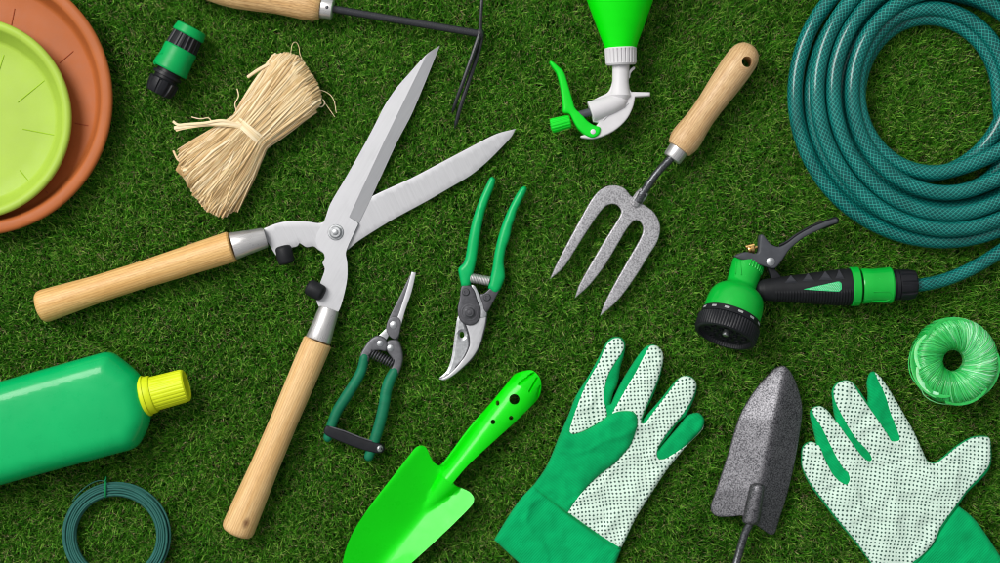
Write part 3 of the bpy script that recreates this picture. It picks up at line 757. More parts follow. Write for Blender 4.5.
# ================================================================== wire coil
t = Thing('wire_coil', 'small ring of thin dark green coated wire below the bottle', 'garden wire', (116, 536), 6)
rr = random.Random(9); P = []; turns = 34
slots = [(41.0+2.2*i+(1.1 if lv % 2 else 0), 1.2+2.0*lv) for lv in range(4) for i in range(6 if lv < 2 else 5)]
rr.shuffle(slots); turns = len(slots)
for k in range(turns):
    r, z = slots[k]; r2, z2 = slots[(k+1) % turns]
    ph = rr.uniform(0, 6.28)
    for q in range(48):
        f = q/48; s = max(0, (f-0.8)/0.2); s = s*s*(3-2*s)
        a = f*2*PI+2.2
        rad = r+(r2-r)*s+0.5*math.sin(a*2+ph); zz = z+(z2-z)*s+0.3*math.sin(a*3+ph)
        P.append((116+rad*math.cos(a), 536+rad*math.sin(a), zz))
build('wire', MB().add(*tube(P, 1.12, 7)), M['wire'], t)
build('wire_end', MB().add(*tube(catmull([(106, 481.5, 6), (98, 481, 6), (88, 485.5, 5), (78, 494, 4), (72, 502, 4)], 6), 0.5, 6)), M['wire'], t)
P = [(105.6+0.8*math.sin(a), 489+8.6*math.cos(a), 4.5+6.2*math.sin(a)) for a in np.linspace(0, 2*PI, 24)]
build('twist_tie', MB().add(*tube(P, 0.9, 6)).add(*tube(catmull([(105.5, 481, 9), (106.4, 478.5, 8), (106, 477, 6)], 5), 0.7, 6)), M['tie_green'], t)

# ================================================================== bright green trowel
t = Thing('hand_trowel', 'glossy bright green pressed metal scoop with matching hollow handle', 'trowel', (425, 500), 12, 'hand trowels')
axA = np.array([533.0, 380.0]); axB = np.array([384.0, 560.0]); axd = (axB-axA)/np.linalg.norm(axB-axA); axn = np.array([-axd[1], axd[0]])
def axis_ts(x, y):
    r = np.stack([x-axA[0], y-axA[1]], 1); return r@axd, r@axn
bl = outline([(421.8, 444.8), (426.6, 447.6), (430.5, 457), (434, 462.8), (439, 466.4), (447, 468), (452, 476), (453.4, 482.6), (457, 486.6), (462, 489), (470, 492.6), (474, 498), (472.6, 504), (461, 516.5), (439, 538), (414, 561), (390, 583), (368, 600), (352, 606), (343, 598), (341.5, 580), (343, 562), (347.5, 545), (356, 527), (373.7, 501), (395.6, 472.8), (411, 453), (416, 447)], 4)
def scoop(x, y):
    s, q = axis_ts(x, y)
    w = 37.0
    z = 2+17*(np.sqrt(np.clip(np.abs(q)/w, 0, 1.2)**2+0.012)-0.11)
    rid = np.clip((172-s)/42, 0, 1)       # the handle flowing out into the scoop
    wr = 0.5+13.5*rid**0.7
    z = np.maximum(z, 2+(15.5*rid**1.15)*np.clip(1-np.abs(q/wr)**2.2, 0, 1)**0.6)
    return z
build('scoop', MB().add(*pillow(bl, lambda x, y, d: scoop(x, y), lambda x, y, d: scoop(x, y)-1.6, 2.6, (0.5, 1.4), rs=2)), M['lime_enamel'], t, sharp=50)
hd = outline([(531, 370.4), (539, 376.6), (541.4, 385.4), (539.4, 397.6), (527, 410.6), (514.8, 422.4), (491.7, 443), (468.6, 464.4), (456.4, 478.4), (452, 484, 1), (436, 469, 1), (443, 463.6), (468.6, 429), (489, 405.6), (508, 382.6), (516, 374)], 4)
creases = [((519.6, 384), (531, 374.6)), ((531, 374.6), (534.2, 373)), ((529.6, 391), (537, 378.6)), ((537.6, 396), (540, 386))]
def hz(x, y, d):
    s, q = axis_ts(x, y)
    w = np.interp(s, [-8, 0, 25, 122], [10, 15, 18.5, 13.0])
    z = 1+17*np.clip(1-(np.clip(np.abs(q)/(w+1.0), 0, 1))**2.2, 0, 1)**0.55*np.interp(s, [-8, 12], [0.55, 1])
    p = np.stack([x, y], 1)
    for a, b in creases:
        dd = dist(p, np.array([a, b], float), closed=False)
        z = z-3.0*np.clip(1-dd/0.75, 0, 1)
    return z
holes = [circle(514.3, 399, 5.2, 20), circle(497.6, 403, 1.9, 12, 2.5), circle(493, 421.6, 2.4, 12), circle(511, 417.6, 2.2, 12)]
build('handle', MB().add(*pillow(hd, hz, lambda x, y, d: hz(x, y, d)-1.3, 1.6, (0.4, 1.1), holes, rs=1.6, lines=[[(519.6, 384), (531, 374.6), (534.2, 373)], [(529.6, 391), (537, 378.6)], [(537.6, 396), (540, 386)]])), M['lime_enamel'], t, sharp=40)

# ================================================================== trigger spray bottle
t = Thing('spray_bottle', 'upturned bright green spray bottle with white trigger head', 'spray bottle', (621, 50), 26)
A = np.array([620.6, 48.0, 24.0]); B = np.array([618.0, -160.0, 40.0])
build('bottle', MB().add(*lathe(A, B, [(-2, 10), (-1, 15.2), (0, 15.6), (8, 18.4), (20, 23), (35, 28.6), (50, 34), (66, 38.6), (82, 41.6), (100, 43), (190, 43), (198, 40), (203, 34), (205, 1)], 56, flat=0.92)), M['spray_green'], t)
build('collar', MB().add(*lathe((620.6, 47.2, 24), (621.4, 64.8, 22.6), [(-0.5, 12), (-0.3, 15.4), (0.8, 16.0), (2.2, 16.0), (2.5, 15.9), (14.6, 15.5), (14.9, 15.5), (15.6, 15.4), (17.2, 14.2), (17.4, 7)], 120, flute=lambda a, s: 1.0-(0.085 if math.cos(a*24) > 0.5 and 2 < s < 15 else 0))), M['white_plastic'], t, sharp=25)
st = outline([(613, 62, 1), (629, 62, 1), (629, 70), (627.4, 77), (628, 85), (631.6, 91.4, 1), (650.4, 91.8, 1), (650.4, 95.4, 1), (635.4, 96.4, 1), (633.4, 106), (627.6, 118), (617, 128.6), (604.5, 135.4), (593, 138.4), (582, 137.4), (580.8, 135.6), (586, 134), (594, 128), (598.4, 122.4, 1), (593.4, 121.4, 1), (588.8, 101.8, 1), (600, 96), (607.4, 92.4), (611, 86.6), (613, 78)], 3)
bodyo = build('spray_head', MB().add(*plate(st, 17, 25, 1.4, 3)), M['white_plastic'], t, sharp=40)
build('stem', MB().add(*lathe((621.2, 63, 22.5), (620.4, 96, 22.5), [(0, 4), (0, 8.6), (18, 8.2), (26, 9.4), (32, 11), (36, 8), (38, 1)], 28, flat=0.9)), M['white_plastic'], bodyo, thing=t)
build('barrel', MB().add(*lathe((590.6, 111.4, 23), (626, 99, 23), [(0, 8), (0.2, 10.0), (1, 10.6), (22, 9.6), (33, 8), (38, 4), (39.5, 0.5)], 32)), M['white_plastic'], bodyo, thing=t)
build('hook', MB().add(*tube(catmull([(629, 76.5, 22), (629.6, 72.5, 22), (631.6, 69.6, 22), (634, 67.4, 22)], 5), 1.5, 8, round_ends=True)), M['white_plastic'], bodyo, thing=t)
build('seam', MB().add(*tube(catmull([(628.4, 103, 25.2), (620, 109, 25.2), (610, 113.8, 25.2), (603, 120, 25.2)], 5), 0.8, 6)), M['white_plastic'], bodyo, thing=t)
build('piston', MB().add(*lathe((578, 115, 23), (593, 111, 23), [(0, 1), (0, 4.0), (14, 4.2), (15, 1)], 20)), M['grey_plastic'], t)
tg = outline([(549.4, 61.8), (551.2, 60.6), (554.2, 62.4), (559.6, 67.2), (563.4, 71), (565.6, 76), (568, 84), (570.4, 92), (573, 101), (575.4, 108.4), (581.6, 114), (587.4, 120.6), (593.6, 124.8), (600, 127), (600.4, 131), (598.4, 135), (592.5, 137.6), (585.4, 135), (578, 128.4), (573.4, 121), (569.4, 113.6), (563.4, 112), (563, 106), (561.6, 94), (559.6, 83), (556.6, 73), (552.4, 67)], 3)
build('trigger', MB().add(*plate(tg, 15, 27.5, 2.2, 3, under=1.5)), M['trigger_green'], t, sharp=45)
build('nozzle_knob', MB().add(*lathe((570.6, 120.6, 21), (550.4, 125.6, 21), [(0, 4), (0.3, 6.2), (1.2, 6.8), (18, 7.4), (20, 6.8), (20.4, 4), (18.6, 3.4), (18.4, .4)], 84, flute=lambda a, s: 1.0-(0.09 if math.cos(a*14) > 0.35 and 2 < s < 19 else 0))), M['trigger_green'], t, sharp=25)
build('rivet', MB().add(*disc(592.9, 131.6, 27.3, 2.6, 0.7, 16, 0.4)), M['white_plastic'], t)

# ================================================================== hand fork
t = Thing('hand_fork', 'three pronged hand fork with pale wooden handle', 'fork', (660, 175), 12)
A = np.array([751.8, 45.6, 13.5]); B = np.array([678.4, 149.2, 13.5]); L = np.linalg.norm(B-A)
dr = MB().add(*lathe((744.7, 63.6, -10), (744.7, 63.6, 40), [(0, 5.4), (50, 5.4)], 24))
build('handle', MB().add(*lathe(A, B, [(0, 0.6), (0.4, 4.5), (2.2, 8.8), (5.5, 12.2), (10, 14.6), (17, 16.0), (30, 16.2), (50, 15.2), (72, 13.6), (86, 13.2), (98, 14.0), (108, 15.3), (115, 15.6), (120, 14.9), (124, 13.6), (L-0.5, 12.6), (L, 6)], 56)), M['ash'], t, cut=dr)
d = (B-A)/L
build('ferrule', MB().add(*lathe(B, B+d*12, [(-1, 5), (-0.8, 9.6), (0, 10.2), (10.4, 9.8), (11.8, 9.0), (12, 3)], 40)), M['ferrule'], t)
build('shank', MB().add(*tube(catmull([B+d*6, (667.5, 161.6, 14), (659, 170.6, 14.4), (650.6, 181.4, 13.4), (643.6, 192, 11), (637.6, 201, 8)], 8), [4.0]*9+[3.9]*16+[4.2]*8+[5.0]*8, 16, uv=False)), M['hammer_shaft'], t)
build('socket', MB().add(*lathe((645, 190.6, 11), (632.6, 206, 6), [(0, 2), (0.5, 5.2), (6, 6.0), (15, 5.6), (18.5, 4.6), (19.8, 2)], 24, flat=0.8)), M['hammer_light'], t)
fk = outline([(550, 279.6, 1), (555.4, 266.6), (567, 244), (581, 218), (592, 198.8), (601, 189), (612.4, 184.8), (624, 187.4), (632.6, 196.6), (643.6, 203.8), (655, 212.6), (660.8, 226), (658, 241), (649, 255.6), (635, 278), (618, 300.7), (600.5, 316.6, 1), (605, 303.5), (615, 283.6), (629.4, 258), (640.6, 238.6), (643.6, 229), (641, 222), (635, 220.4), (627, 229), (606.7, 263), (590, 285), (575.3, 298.4, 1), (580, 284), (601, 246.7), (618, 219.6), (621.6, 211), (617, 204.6), (609, 204.4), (601, 211), (584, 236), (564.6, 266.6)], 4)
def fkz(x, y):
    s = (x-640)*(-0.62)+(y-205)*0.785      # distance down the tines
    return 7.5+2.0*np.sin(np.clip(s/110, 0, 1)*PI)-4.5*np.clip((s-60)/60, 0, 1)**1.6
build('tines', MB().add(*pillow(fk, lambda x, y, d: fkz(x, y)-1.3*(1-rnd(d, 1.4)), lambda x, y, d: fkz(x, y)-3.4, 3.5, (0.3, 0.8, 1.5), rs=1.8)), M['hammer_light'], t, sharp=45)
# ================================================================== garden hose
t = Thing('garden_hose', 'coiled dark teal braided garden hose with its end running to the spray gun', 'hose', (940, 93), 10)
loops = [(943.5, 94, 148.5, 147, 7.5), (949, 94, 138, 133, 4.5), (947.5, 94, 121.5, 114, 4.0), (943, 93, 103, 100, 4.0), (929.5, 95.5, 71.5, 78.5, 4.5), (932, 91, 75, 82.5, 12.5),
         (942.5, 93, 92.5, 101, 19), (944.5, 93, 113.5, 120.5, 19.5), (947, 93, 131, 137, 19)]
pts = [(912, 285.4, 15.5), (922, 284.6, 14.5), (934, 282.6, 12), (948, 278.8, 9.5), (962, 273.4, 8), (976, 266.6, 7.5), (990, 258.6, 7.5), (1004, 249.4, 7.5), (1025, 233, 7.5), (1050, 208, 7.5), (1072, 175, 7.5), (1086, 140, 7.5)]
P = list(catmull(pts, 6))
rr = random.Random(3)
for i, lp in enumerate(loops):
    nxt = loops[i+1] if i+1 < len(loops) else lp
    ph = rr.uniform(0, 6.28)
    for q in range(120):
        f = q/120
        if i == len(loops)-1 and f > 0.96: break
        s = np.clip((f-0.80)/0.20, 0, 1); s = s*s*(3-2*s)
        c = [a+(b-a)*s for a, b in zip(lp, nxt)]
        a = -f*2*PI
        w = 1.1*math.sin(a*2+ph)+0.7*math.sin(a*3+2*ph) if i else 0
        w *= math.sin(PI*f)
        P.append((c[0]+(c[2]+w)*math.cos(a), c[1]+(c[3]+w)*math.sin(a), c[4]+0.8*math.sin(a*2+ph)*math.sin(PI*f)))
P = np.array(P)
for _ in range(3): P[1:-1] = 0.25*P[:-2]+0.5*P[1:-1]+0.25*P[2:]
R = np.full(len(P), 7.7); R[:20] = 6.6; R[20:70] = np.linspace(6.6, 7.7, 50)
build('hose', MB().add(*tube(P, R, 24, seam=True)), M['hose'], t, sharp=80)

# ================================================================== spray gun
t = Thing('spray_gun', 'green and black hose spray gun with trigger lever and click on coupling', 'spray gun', (780, 290), 18)
A = np.array([750.6, 260.0, 9.0]); B = np.array([721.0, 339.0, 38.0]); L = np.linalg.norm(B-A); d = (B-A)/L
build('body', MB().add(*lathe(A, B, [(2, 1), (2.2, 12), (2.8, 14.8), (4, 15.8), (6, 16.2), (10, 15.9), (27, 15.2), (30, 15.8), (32.4, 18.4), (35, 22.2), (39, 25.6), (44, 27.6), (50, 28.6), (57, 29), (63, 28.6), (64, 24)], 56)), M['nozzle_green'], t, sharp=50)
u = np.cross(d, [0, 0, 1]); u /= np.linalg.norm(u); w = np.cross(u, d)
# castellated collar under the lever and moulded ribs along the neck
for k in range(8):
    a = 0.2+k*0.2
    p0 = A+d*5+(u*math.cos(a)+w*math.sin(a))*15.9; p1 = A+d*11.5+(u*math.cos(a)+w*math.sin(a))*15.7
    build('rib', MB().add(*tube([p0, (p0+p1)/2, p1], 0.9, 8, round_ends=True)), M['nozzle_green'], t)
for a0, a1, s0, s1 in ((2.3, 1.9, 7, 24), (2.55, 2.3, 10, 24)):
    pp = [A+d*(s0+(s1-s0)*f)+(u*math.cos(a0+(a1-a0)*f)+w*math.sin(a0+(a1-a0)*f))*15.6 for f in np.linspace(0, 1, 8)]
    build('rib', MB().add(*tube(pp, 0.7, 6)), M['nozzle_green'], t)
build('dial_collar', MB().add(*lathe(A, B, [(62.6, 22), (62.8, 28.8), (63.4, 29.8), (69.6, 30.4), (70.4, 29)], 64)), M['black_plastic'], t)
h = build('dial_ring', MB().add(*lathe(A, B, [(70, 24), (70.2, 30.4), (71.2, 31.6), (83, 31.6), (85.4, 30.6), (86.4, 28.8), (86.2, 27), (83, 26.2), (82.4, 25.8), (82.2, 1)], 192, flute=lambda a, s: 1.0-(0.022 if math.cos(a*64) > 0 and 71 < s < 84 else 0))), M['black_plastic'], t, sharp=25)
for k in range(6):
    a = 0.55+k*0.46
    q = []
    for da, ds in ((-0.085, 65.2), (0.085, 65.2), (0.085, 67.4), (-0.085, 67.4)):
        r = 29.9+(ds-63.4)*0.1+0.15
        q.append(A+d*ds+(u*math.cos(a+da)+w*math.sin(a+da))*r)
    q2 = [x+(u*math.cos(a)+w*math.sin(a))*0.15 for x in q]
    build('dial_mark', MB().add(q+q2, [(0, 1, 2, 3), (7, 6, 5, 4), (0, 4, 5, 1), (1, 5, 6, 2), (2, 6, 7, 3), (3, 7, 4, 0)]), M['print_white'], h, thing=t)
for r, n_, rad in ((10, 6, 2.6), (18.5, 8, 3.4)):
    for k in range(n_):
        a = k*2*PI/n_+0.2
        c = A+d*82.1+(u*math.cos(a)+w*math.sin(a))*r
        build('jet_rim', MB().add(*lathe(c, c+d, [(0, rad), (1.6, rad), (1.7, rad-0.7), (0.3, rad-0.8), (0.25, 0.2)], 16)), M['black_plastic'], h, thing=t)
c = A+d*82.2
build('dial_screw', MB().add(*lathe(c, c+d, [(0, 3.6), (2, 3.3), (2.6, 2.6), (2.8, 0.3)], 16)), M['zinc'], h, thing=t)
lv = outline([(734.6, 256.4), (737.4, 254.2), (745, 252), (754, 253.6), (757.2, 252), (758, 245), (758.8, 237), (760.4, 234.6), (763.4, 236), (766.6, 240.4), (770.6, 244.6), (777.6, 246.8), (785, 243.4), (793.6, 236.8), (802, 231.4), (811, 226.8), (820, 223), (828.4, 220.4), (834.6, 218.6), (836.8, 220.4), (836, 223), (829, 225.4), (820.6, 229), (811, 233.4), (802, 238.2), (794.6, 244), (788, 250.2), (782.4, 258.4), (778, 264.6), (773, 268.6), (765, 266.8), (756, 264), (748, 261), (740, 259.6)], 4)
g = build('trigger_lever', MB().add(*plate(lv, 11, 26, 2.0, 3, under=1.5)), M['grey_plastic'], t, sharp=45)
build('lever_tip', MB().add(*tube(catmull([(823, 225.2, 17.6), (829, 222.6, 17.6), (835.2, 220.4, 17.6)], 5), 3.9, 12, flat=1.5, round_ends=True)), M['rubber'], g, thing=t)
build('lever_edge', MB().add(*tube(catmull([(778, 245.6, 24.6), (786, 241.6, 24.6), (794, 235.6, 24.6), (803, 230.2, 24.6), (812, 225.6, 24.6), (822, 221.6, 24.6)], 5), 1.2, 8)), M['black_plastic'], g, thing=t)
build('rivet', MB().add(*disc(769.4, 261.8, 25.8, 4.3, 0.9, 20, 0.8)), M['zinc'], t)
build('strut', MB().add(*plate(outline([(766.5, 266, 1), (772.5, 266.5, 1), (782, 277.4, 1), (780, 284, 1), (773, 283, 1)], 3), 13, 20, 1.2, 3)), M['black_plastic'], t)
build('adjusting_screw', MB().add(*lathe((748.4, 249.6, 20), (754.6, 247.6, 20), [(-1, 1), (-0.8, 4.0), (0.6, 4.4), (0.7, 3), (2.0, 3), (2.1, 4.6), (5, 4.6), (5.6, 3.4), (5.7, 1.6), (9, 1.6), (9, .2)], 24)).add(*lathe((745.4, 247, 21), (754, 245, 22), [(-0.4, 0.3), (0, 2.0), (8.6, 2.2), (9, 0.3)], 14)), M['brass'], t)
# grip
GA = np.array([755.0, 290.2, 17.5]); GB = np.array([850.5, 286.6, 17.0])
gl = np.linalg.norm(GB-GA); gd = (GB-GA)/gl; gu = np.cross(gd, [0, 0, 1]); gu /= np.linalg.norm(gu); gw = np.cross(gu, gd)
def gr_r(s): return np.interp(s, [0, 3, 8, 16, 30, 50, 70, 84, 95.5], [4.5, 8, 10.4, 11.6, 12.8, 14.6, 16.6, 18.0, 18.2])
prof = [(0, 1.5)]+[(s, gr_r(s)) for s in np.arange(0.6, 95.6, 0.55)]+[(95.6, 10)]
# lower flank (towards the viewer's bottom edge) carries fine ribs
side = 1 if gu[1] > 0 else -1
def ribs(a, s):
    c = math.cos(a)*side
    if 18 < s < 94 and c > 0.18: return 1.0+0.05*(math.sin(s*2*PI/2.75) > 0.1)
    return 1.0
gb = build('grip', MB().add(*lathe(GA, GB, prof, 72, flute=ribs)), M['rubber'], t, sharp=40)
def on_grip(s, a, off=0.0):
    return GA+gd*s+(gu*side*math.cos(a)+gw*math.sin(a))*(gr_r(s)+off)
for s in (34, 51, 68, 82):                     # raised wedges along the upper flank
    k = 1.0 if s < 80 else 0.7
    q = [on_grip(s-6*k, 2.1, -0.2), on_grip(s+7*k, 2.0, -0.2), on_grip(s+1.5*k, 2.8, -0.2), on_grip(s-4*k, 2.18, 2.4), on_grip(s+4.5*k, 2.1, 2.4), on_grip(s+1.2*k, 2.65, 2.4)]
    build('grip_wedge', MB().add(q, [(0, 1, 2), (3, 5, 4), (0, 3, 4, 1), (1, 4, 5, 2), (2, 5, 3, 0)]), M['grip_bump'], gb, thing=t)
leaf_s = np.linspace(46, 83, 20)
top, bot = [], []
for s in leaf_s:
    f = (s-46)/37
    hw = 0.30*f**0.8*(1 if f < 0.9 else math.sqrt(max(0, 1-((f-0.9)/0.1)**2*0.75)))
    mid = 1.52+0.05*f*2
    top.append((s, mid+hw)); bot.append((s, mid-hw))
v = [on_grip(s, a, 0.9) for s, a in top]+[on_grip(s, a, 0.9) for s, a in bot]+[on_grip(s, a, -0.5) for s, a in top]+[on_grip(s, a, -0.5) for s, a in bot]
n = len(top); f = []
for i in range(n-1):
    f += [(i, i+1, n+i+1, n+i), (2*n+i, 2*n+i+1, i+1, i), (n+i, n+i+1, 3*n+i+1, 3*n+i), (3*n+i, 3*n+i+1, 2*n+i+1, 2*n+i)]
f += [(0, n, 3*n, 2*n), (n-1, 2*n-1, 4*n-1, 3*n-1)]
lf = build('grip_insert', MB().add(v, f), M['insert_green'], gb, thing=t)
mb = MB()
for i in range(17):
    for j in range(6):
        s = 52+i*1.8+(j % 2)*0.9; fr = (s-46)/37
        if not 0 < fr < 1: continue
        hw = 0.30*fr**0.8-0.03; a = 1.52+0.1*fr+(j-2.5)*0.075
        if abs(a-1.52-0.1*fr) < hw and fr < 0.96:
            p = on_grip(s, a, 0.8); nrm = on_grip(s, a, 1.8)-p
            mb.add(*lathe(p, p+nrm, [(0, 0.62), (0.35, 0.5), (0.5, 0.1)], 8))
build('insert_dots', mb, M['insert_dot'], gb, thing=t)
build('grip_band', MB().add(*lathe(GB, GB+gd*9, [(-0.4, 12), (-0.2, 19), (0.6, 19.7), (7.4, 19.7), (8.2, 19), (8.4, 12)], 56)), M['nozzle_green'], t)
build('spigot', MB().add(*lathe(GB+gd*7, GB+gd*14, [(0, 14.4), (7, 14.4)], 32)), M['dark'], t)
CA = GB+gd*11.0
cb = build('coupling', MB().add(*lathe(CA, CA+gd, [(-0.6, 13), (-0.4, 17.2), (1, 17.9), (10, 17.2), (24, 17.8), (28.6, 18.4), (30, 17.6), (30.2, 12)], 56)), M['nozzle_green'], t)
def on_c(s, a, r): return CA+gd*s+(gu*side*math.cos(a)+gw*math.sin(a))*r
pp = [on_c(9, 1.25, 17.4), on_c(9, 0.5, 17.4)]+[on_c(20+7*math.sin(q), 0.875-0.375*math.cos(q), 17.9) for q in np.linspace(0, PI, 12)]+[on_c(9, 1.25, 17.4)]
build('thumb_pad', MB().add(*tube(pp, 0.5, 6)), M['nozzle_green'], cb, thing=t)
build('coupling_neck', MB().add(*lathe(CA, CA+gd, [(29, 10), (29.4, 14.2), (33, 14.6), (33.2, 15.6), (36.4, 15.8), (36.8, 13)], 40)), M['black_plastic'], t)
build('lock_nut', MB().add(*lathe(CA, CA+gd, [(36.6, 11), (36.8, 14.4), (38, 15.4), (47, 15.4), (53, 14.2), (54.4, 12.8), (54.6, 8)], 96, flute=lambda a, s: 1.0-(0.085 if math.sin(a*9+1) > 0.5 and 39 < s < 54 else 0))), M['black_plastic'], t, sharp=28)

# ================================================================== gloves
def glove_z(base, seed, hmax=6.0, r=4.5, wr=2.2):
    def zf(x, y, d=None):
        x = np.asarray(x, float); y = np.asarray(y, float)
        if d is None: d = dist(np.stack([x, y], 1), base)*inside(np.stack([x, y], 1), base)
        e = rnd(d, r)
        return 1.5+hmax*e+wr*np.clip(d/9, 0, 1)*(nz(x, y, 0.035, seed, 3)+0.7*np.maximum(0, 1-np.abs(nz(x, y, 0.022, seed+9, 1))*9))+0.8*np.clip(d/5, 0, 1)*nz(x, y, 0.11, seed+4, 2)
    return zf
def layer(out, zf, th, r, sp=2.6, soft=1.0):
    """sewn cloth panel lying on a glove"""
    return pillow(out, lambda x, y, d: zf(x, y)+0.15+th*rnd(d, r)*soft, lambda x, y, d: zf(x, y)-0.6, sp, (0.4, 1.2), rs=2.0)

base = outline([(534, 485.6), (546, 468.8), (553, 453), (559, 437.6), (568.6, 416), (576, 396.8), (588, 377.6), (597.4, 360.8), (605.6, 344.6), (612, 338), (620.6, 337.4), (625.8, 343), (624.6, 355), (621, 367), (618.6, 382), (613.6, 394), (611.2, 404, 1), (621.4, 383), (633.4, 363.4), (644.6, 348.4), (653.6, 344.8), (661.6, 349.4), (664.2, 358.6), (661.2, 375), (654.4, 394.6), (646, 412), (643, 420, 1), (650.4, 412), (663, 397.6), (676.6, 380.6), (686, 375.8), (694.6, 378.8), (697.6, 387), (695, 399), (685, 419), (671, 436), (661, 447, 1), (670.6, 435), (679.6, 422.4), (691, 414.6), (700, 413.6), (705.2, 420.6), (702.4, 430.4), (686.8, 447), (667.4, 471), (653, 492.8), (636.4, 519), (621.8, 549), (612, 552), (592, 533), (566, 514), (545, 499), (533, 490)], 3)
t = Thing('garden_glove', 'green and dotted white garden glove with its thumb folded across the palm', 'glove', (600, 470), 8, 'pair of garden gloves')
zf = glove_z(base, 2.3)
build('glove_body', MB().add(*pillow(base, lambda x, y, d: zf(x, y, d), lambda x, y, d: 1.5-2.5*rnd(d, 6), 2.8, (0.4, 1.2, 2.6, 4.6), rs=2)), M['glove_green'], t, sharp=60)
pi = outline([(569.4, 431.4), (572, 434.4), (583, 431.6), (597, 424), (606.6, 417), (606.4, 410), (603.8, 399), (605.2, 386), (608.6, 374), (615.6, 362), (620.8, 354.6), (624.4, 346.6), (621, 339), (613.4, 338.8), (606.8, 345), (598, 364), (586, 385), (576.4, 408.6)], 4)
build('dotted_panel', MB().add(*layer(pi, zf, 1.0, 2)), M['glove_dots_a'], t, sharp=60)
pm = outline([(611, 420), (613.4, 411), (618, 403), (624.4, 391.6), (635.8, 372.4), (645, 354.4), (650.4, 346.4), (657.6, 346.2), (662.4, 351), (664, 358.6), (658, 380), (650.6, 397), (643.6, 413.4), (641, 422.6), (644.6, 423.4), (653, 413), (669.6, 391.4), (678.6, 379.6), (686, 376.2), (694.4, 379.6), (697, 386), (691, 402), (679.4, 419), (667, 433.6), (657.8, 449), (656.8, 455), (659, 459), (664.8, 459), (679.4, 450.4), (692, 441), (701.4, 431.4), (704.6, 424.6), (703.2, 430.6), (686.8, 447.4), (667.4, 471), (652.8, 492.8), (636, 519), (621.4, 549, 1), (607, 540), (592.8, 530.6), (567.6, 512.6, 1), (578, 496), (595, 478), (612, 462), (626, 446), (632, 430), (626, 420)], 4)
build('dotted_panel', MB().add(*layer(pm, zf, 1.0, 2)), M['glove_dots_a'], t, sharp=60)
zf_p = lambda x, y, d=None: zf(x, y)+0.9
th = outline([(535, 484.6, 1), (546, 468.4), (553.4, 452.4), (559.8, 437), (567, 430.4), (573, 434.2), (584, 431.2), (597, 424.6), (608, 416), (616, 412), (624.4, 410.8), (632.6, 411.6), (636.8, 416.4), (637.2, 424), (635, 433), (630.6, 444.6), (624, 453), (614.4, 463.4), (595, 479), (578.4, 497), (567.4, 513.2, 1), (551, 499)], 4)
build('thumb', MB().add(*pillow(th, lambda x, y, d: zf(x, y)+0.8+6.0*rnd(d, 9)*np.clip((x-552)/30, 0.15, 1)*np.clip((505-y)/30, 0.2, 1), lambda x, y, d: zf(x, y)-0.5, 2.6, (0.4, 1.2, 2.8, 5), rs=2)), M['glove_green'], t, sharp=60)
def cuff_z(base, seed): return glove_z(base, seed, 7.5, 5.0, 2.4)
cf = outline([(534, 485.4, 1), (523, 497), (513.4, 509.6), (503, 526), (494, 541, 1), (517, 562.4), (548, 589), (580, 614, 1), (598, 600), (612, 574), (621.8, 550.4, 1), (607, 541.4), (592.8, 532), (567.6, 513.6), (551, 499.6)], 4)
zc = cuff_z(cf, 7.7)
cfo = build('cuff', MB().add(*pillow(cf, lambda x, y, d: zc(x, y, d), lambda x, y, d: 1.5-2.5*rnd(d, 6), 2.8, (0.4, 1.2, 2.6, 4.6), rs=2)), M['cuff_green'], t, sharp=60)
def seam(pts, zfun, r=0.55, up=0.1):
    c = catmull([(x, y, 0) for x, y in pts], 6); c[:, 2] = zfun(c[:, 0], c[:, 1])+up
    return MB().add(*tube(c, r, 6))
build('hem', seam([(497, 536.6), (519.6, 557), (550, 583), (582, 607)], zc, 0.5, -0.1), M['cuff_green'], cfo, thing=t)

t = Thing('garden_glove', 'green and dotted white garden glove with fingers and thumb spread open', 'glove', (890, 480), 8, 'pair of garden gloves')
base2 = outline([(802.4, 455), (803, 448.6), (806.4, 444.2), (812, 442), (817, 443.6, 1), (815.4, 435), (812.6, 424), (810.8, 413.4), (813.8, 408), (821.5, 406.4), (829, 411), (833.6, 417.4), (836.4, 420.6, 1), (834.4, 411), (833.4, 400), (833, 391.4), (837, 384), (845.6, 380.4), (853, 382), (858.4, 387.4), (863.6, 394.6), (868.6, 402.2, 1), (869, 394), (868, 383), (870.6, 374), (875, 371.8), (882.4, 377.6), (893, 393.4), (905.5, 414.4), (916, 433.4), (925.4, 454.5), (929.6, 461.6), (937, 462.8), (945.4, 456.8), (958.2, 446.2), (972.7, 437.7), (985, 436.4), (991.4, 438.4), (993, 450), (992.4, 465), (986.6, 476.2), (969.4, 492.6), (960, 506), (950, 520), (941, 534), (926, 556), (912, 572), (894, 583), (884, 582), (870.6, 563), (856.6, 544), (837.4, 521), (823, 502), (810.4, 485), (802.8, 468)], 3)
zg = glove_z(base2, 5.1)
build('glove_body', MB().add(*pillow(base2, lambda x, y, d: zg(x, y, d), lambda x, y, d: 1.5-2.5*rnd(d, 6), 2.8, (0.4, 1.2, 2.6, 4.6), rs=2)), M['glove_green'], t, sharp=60)
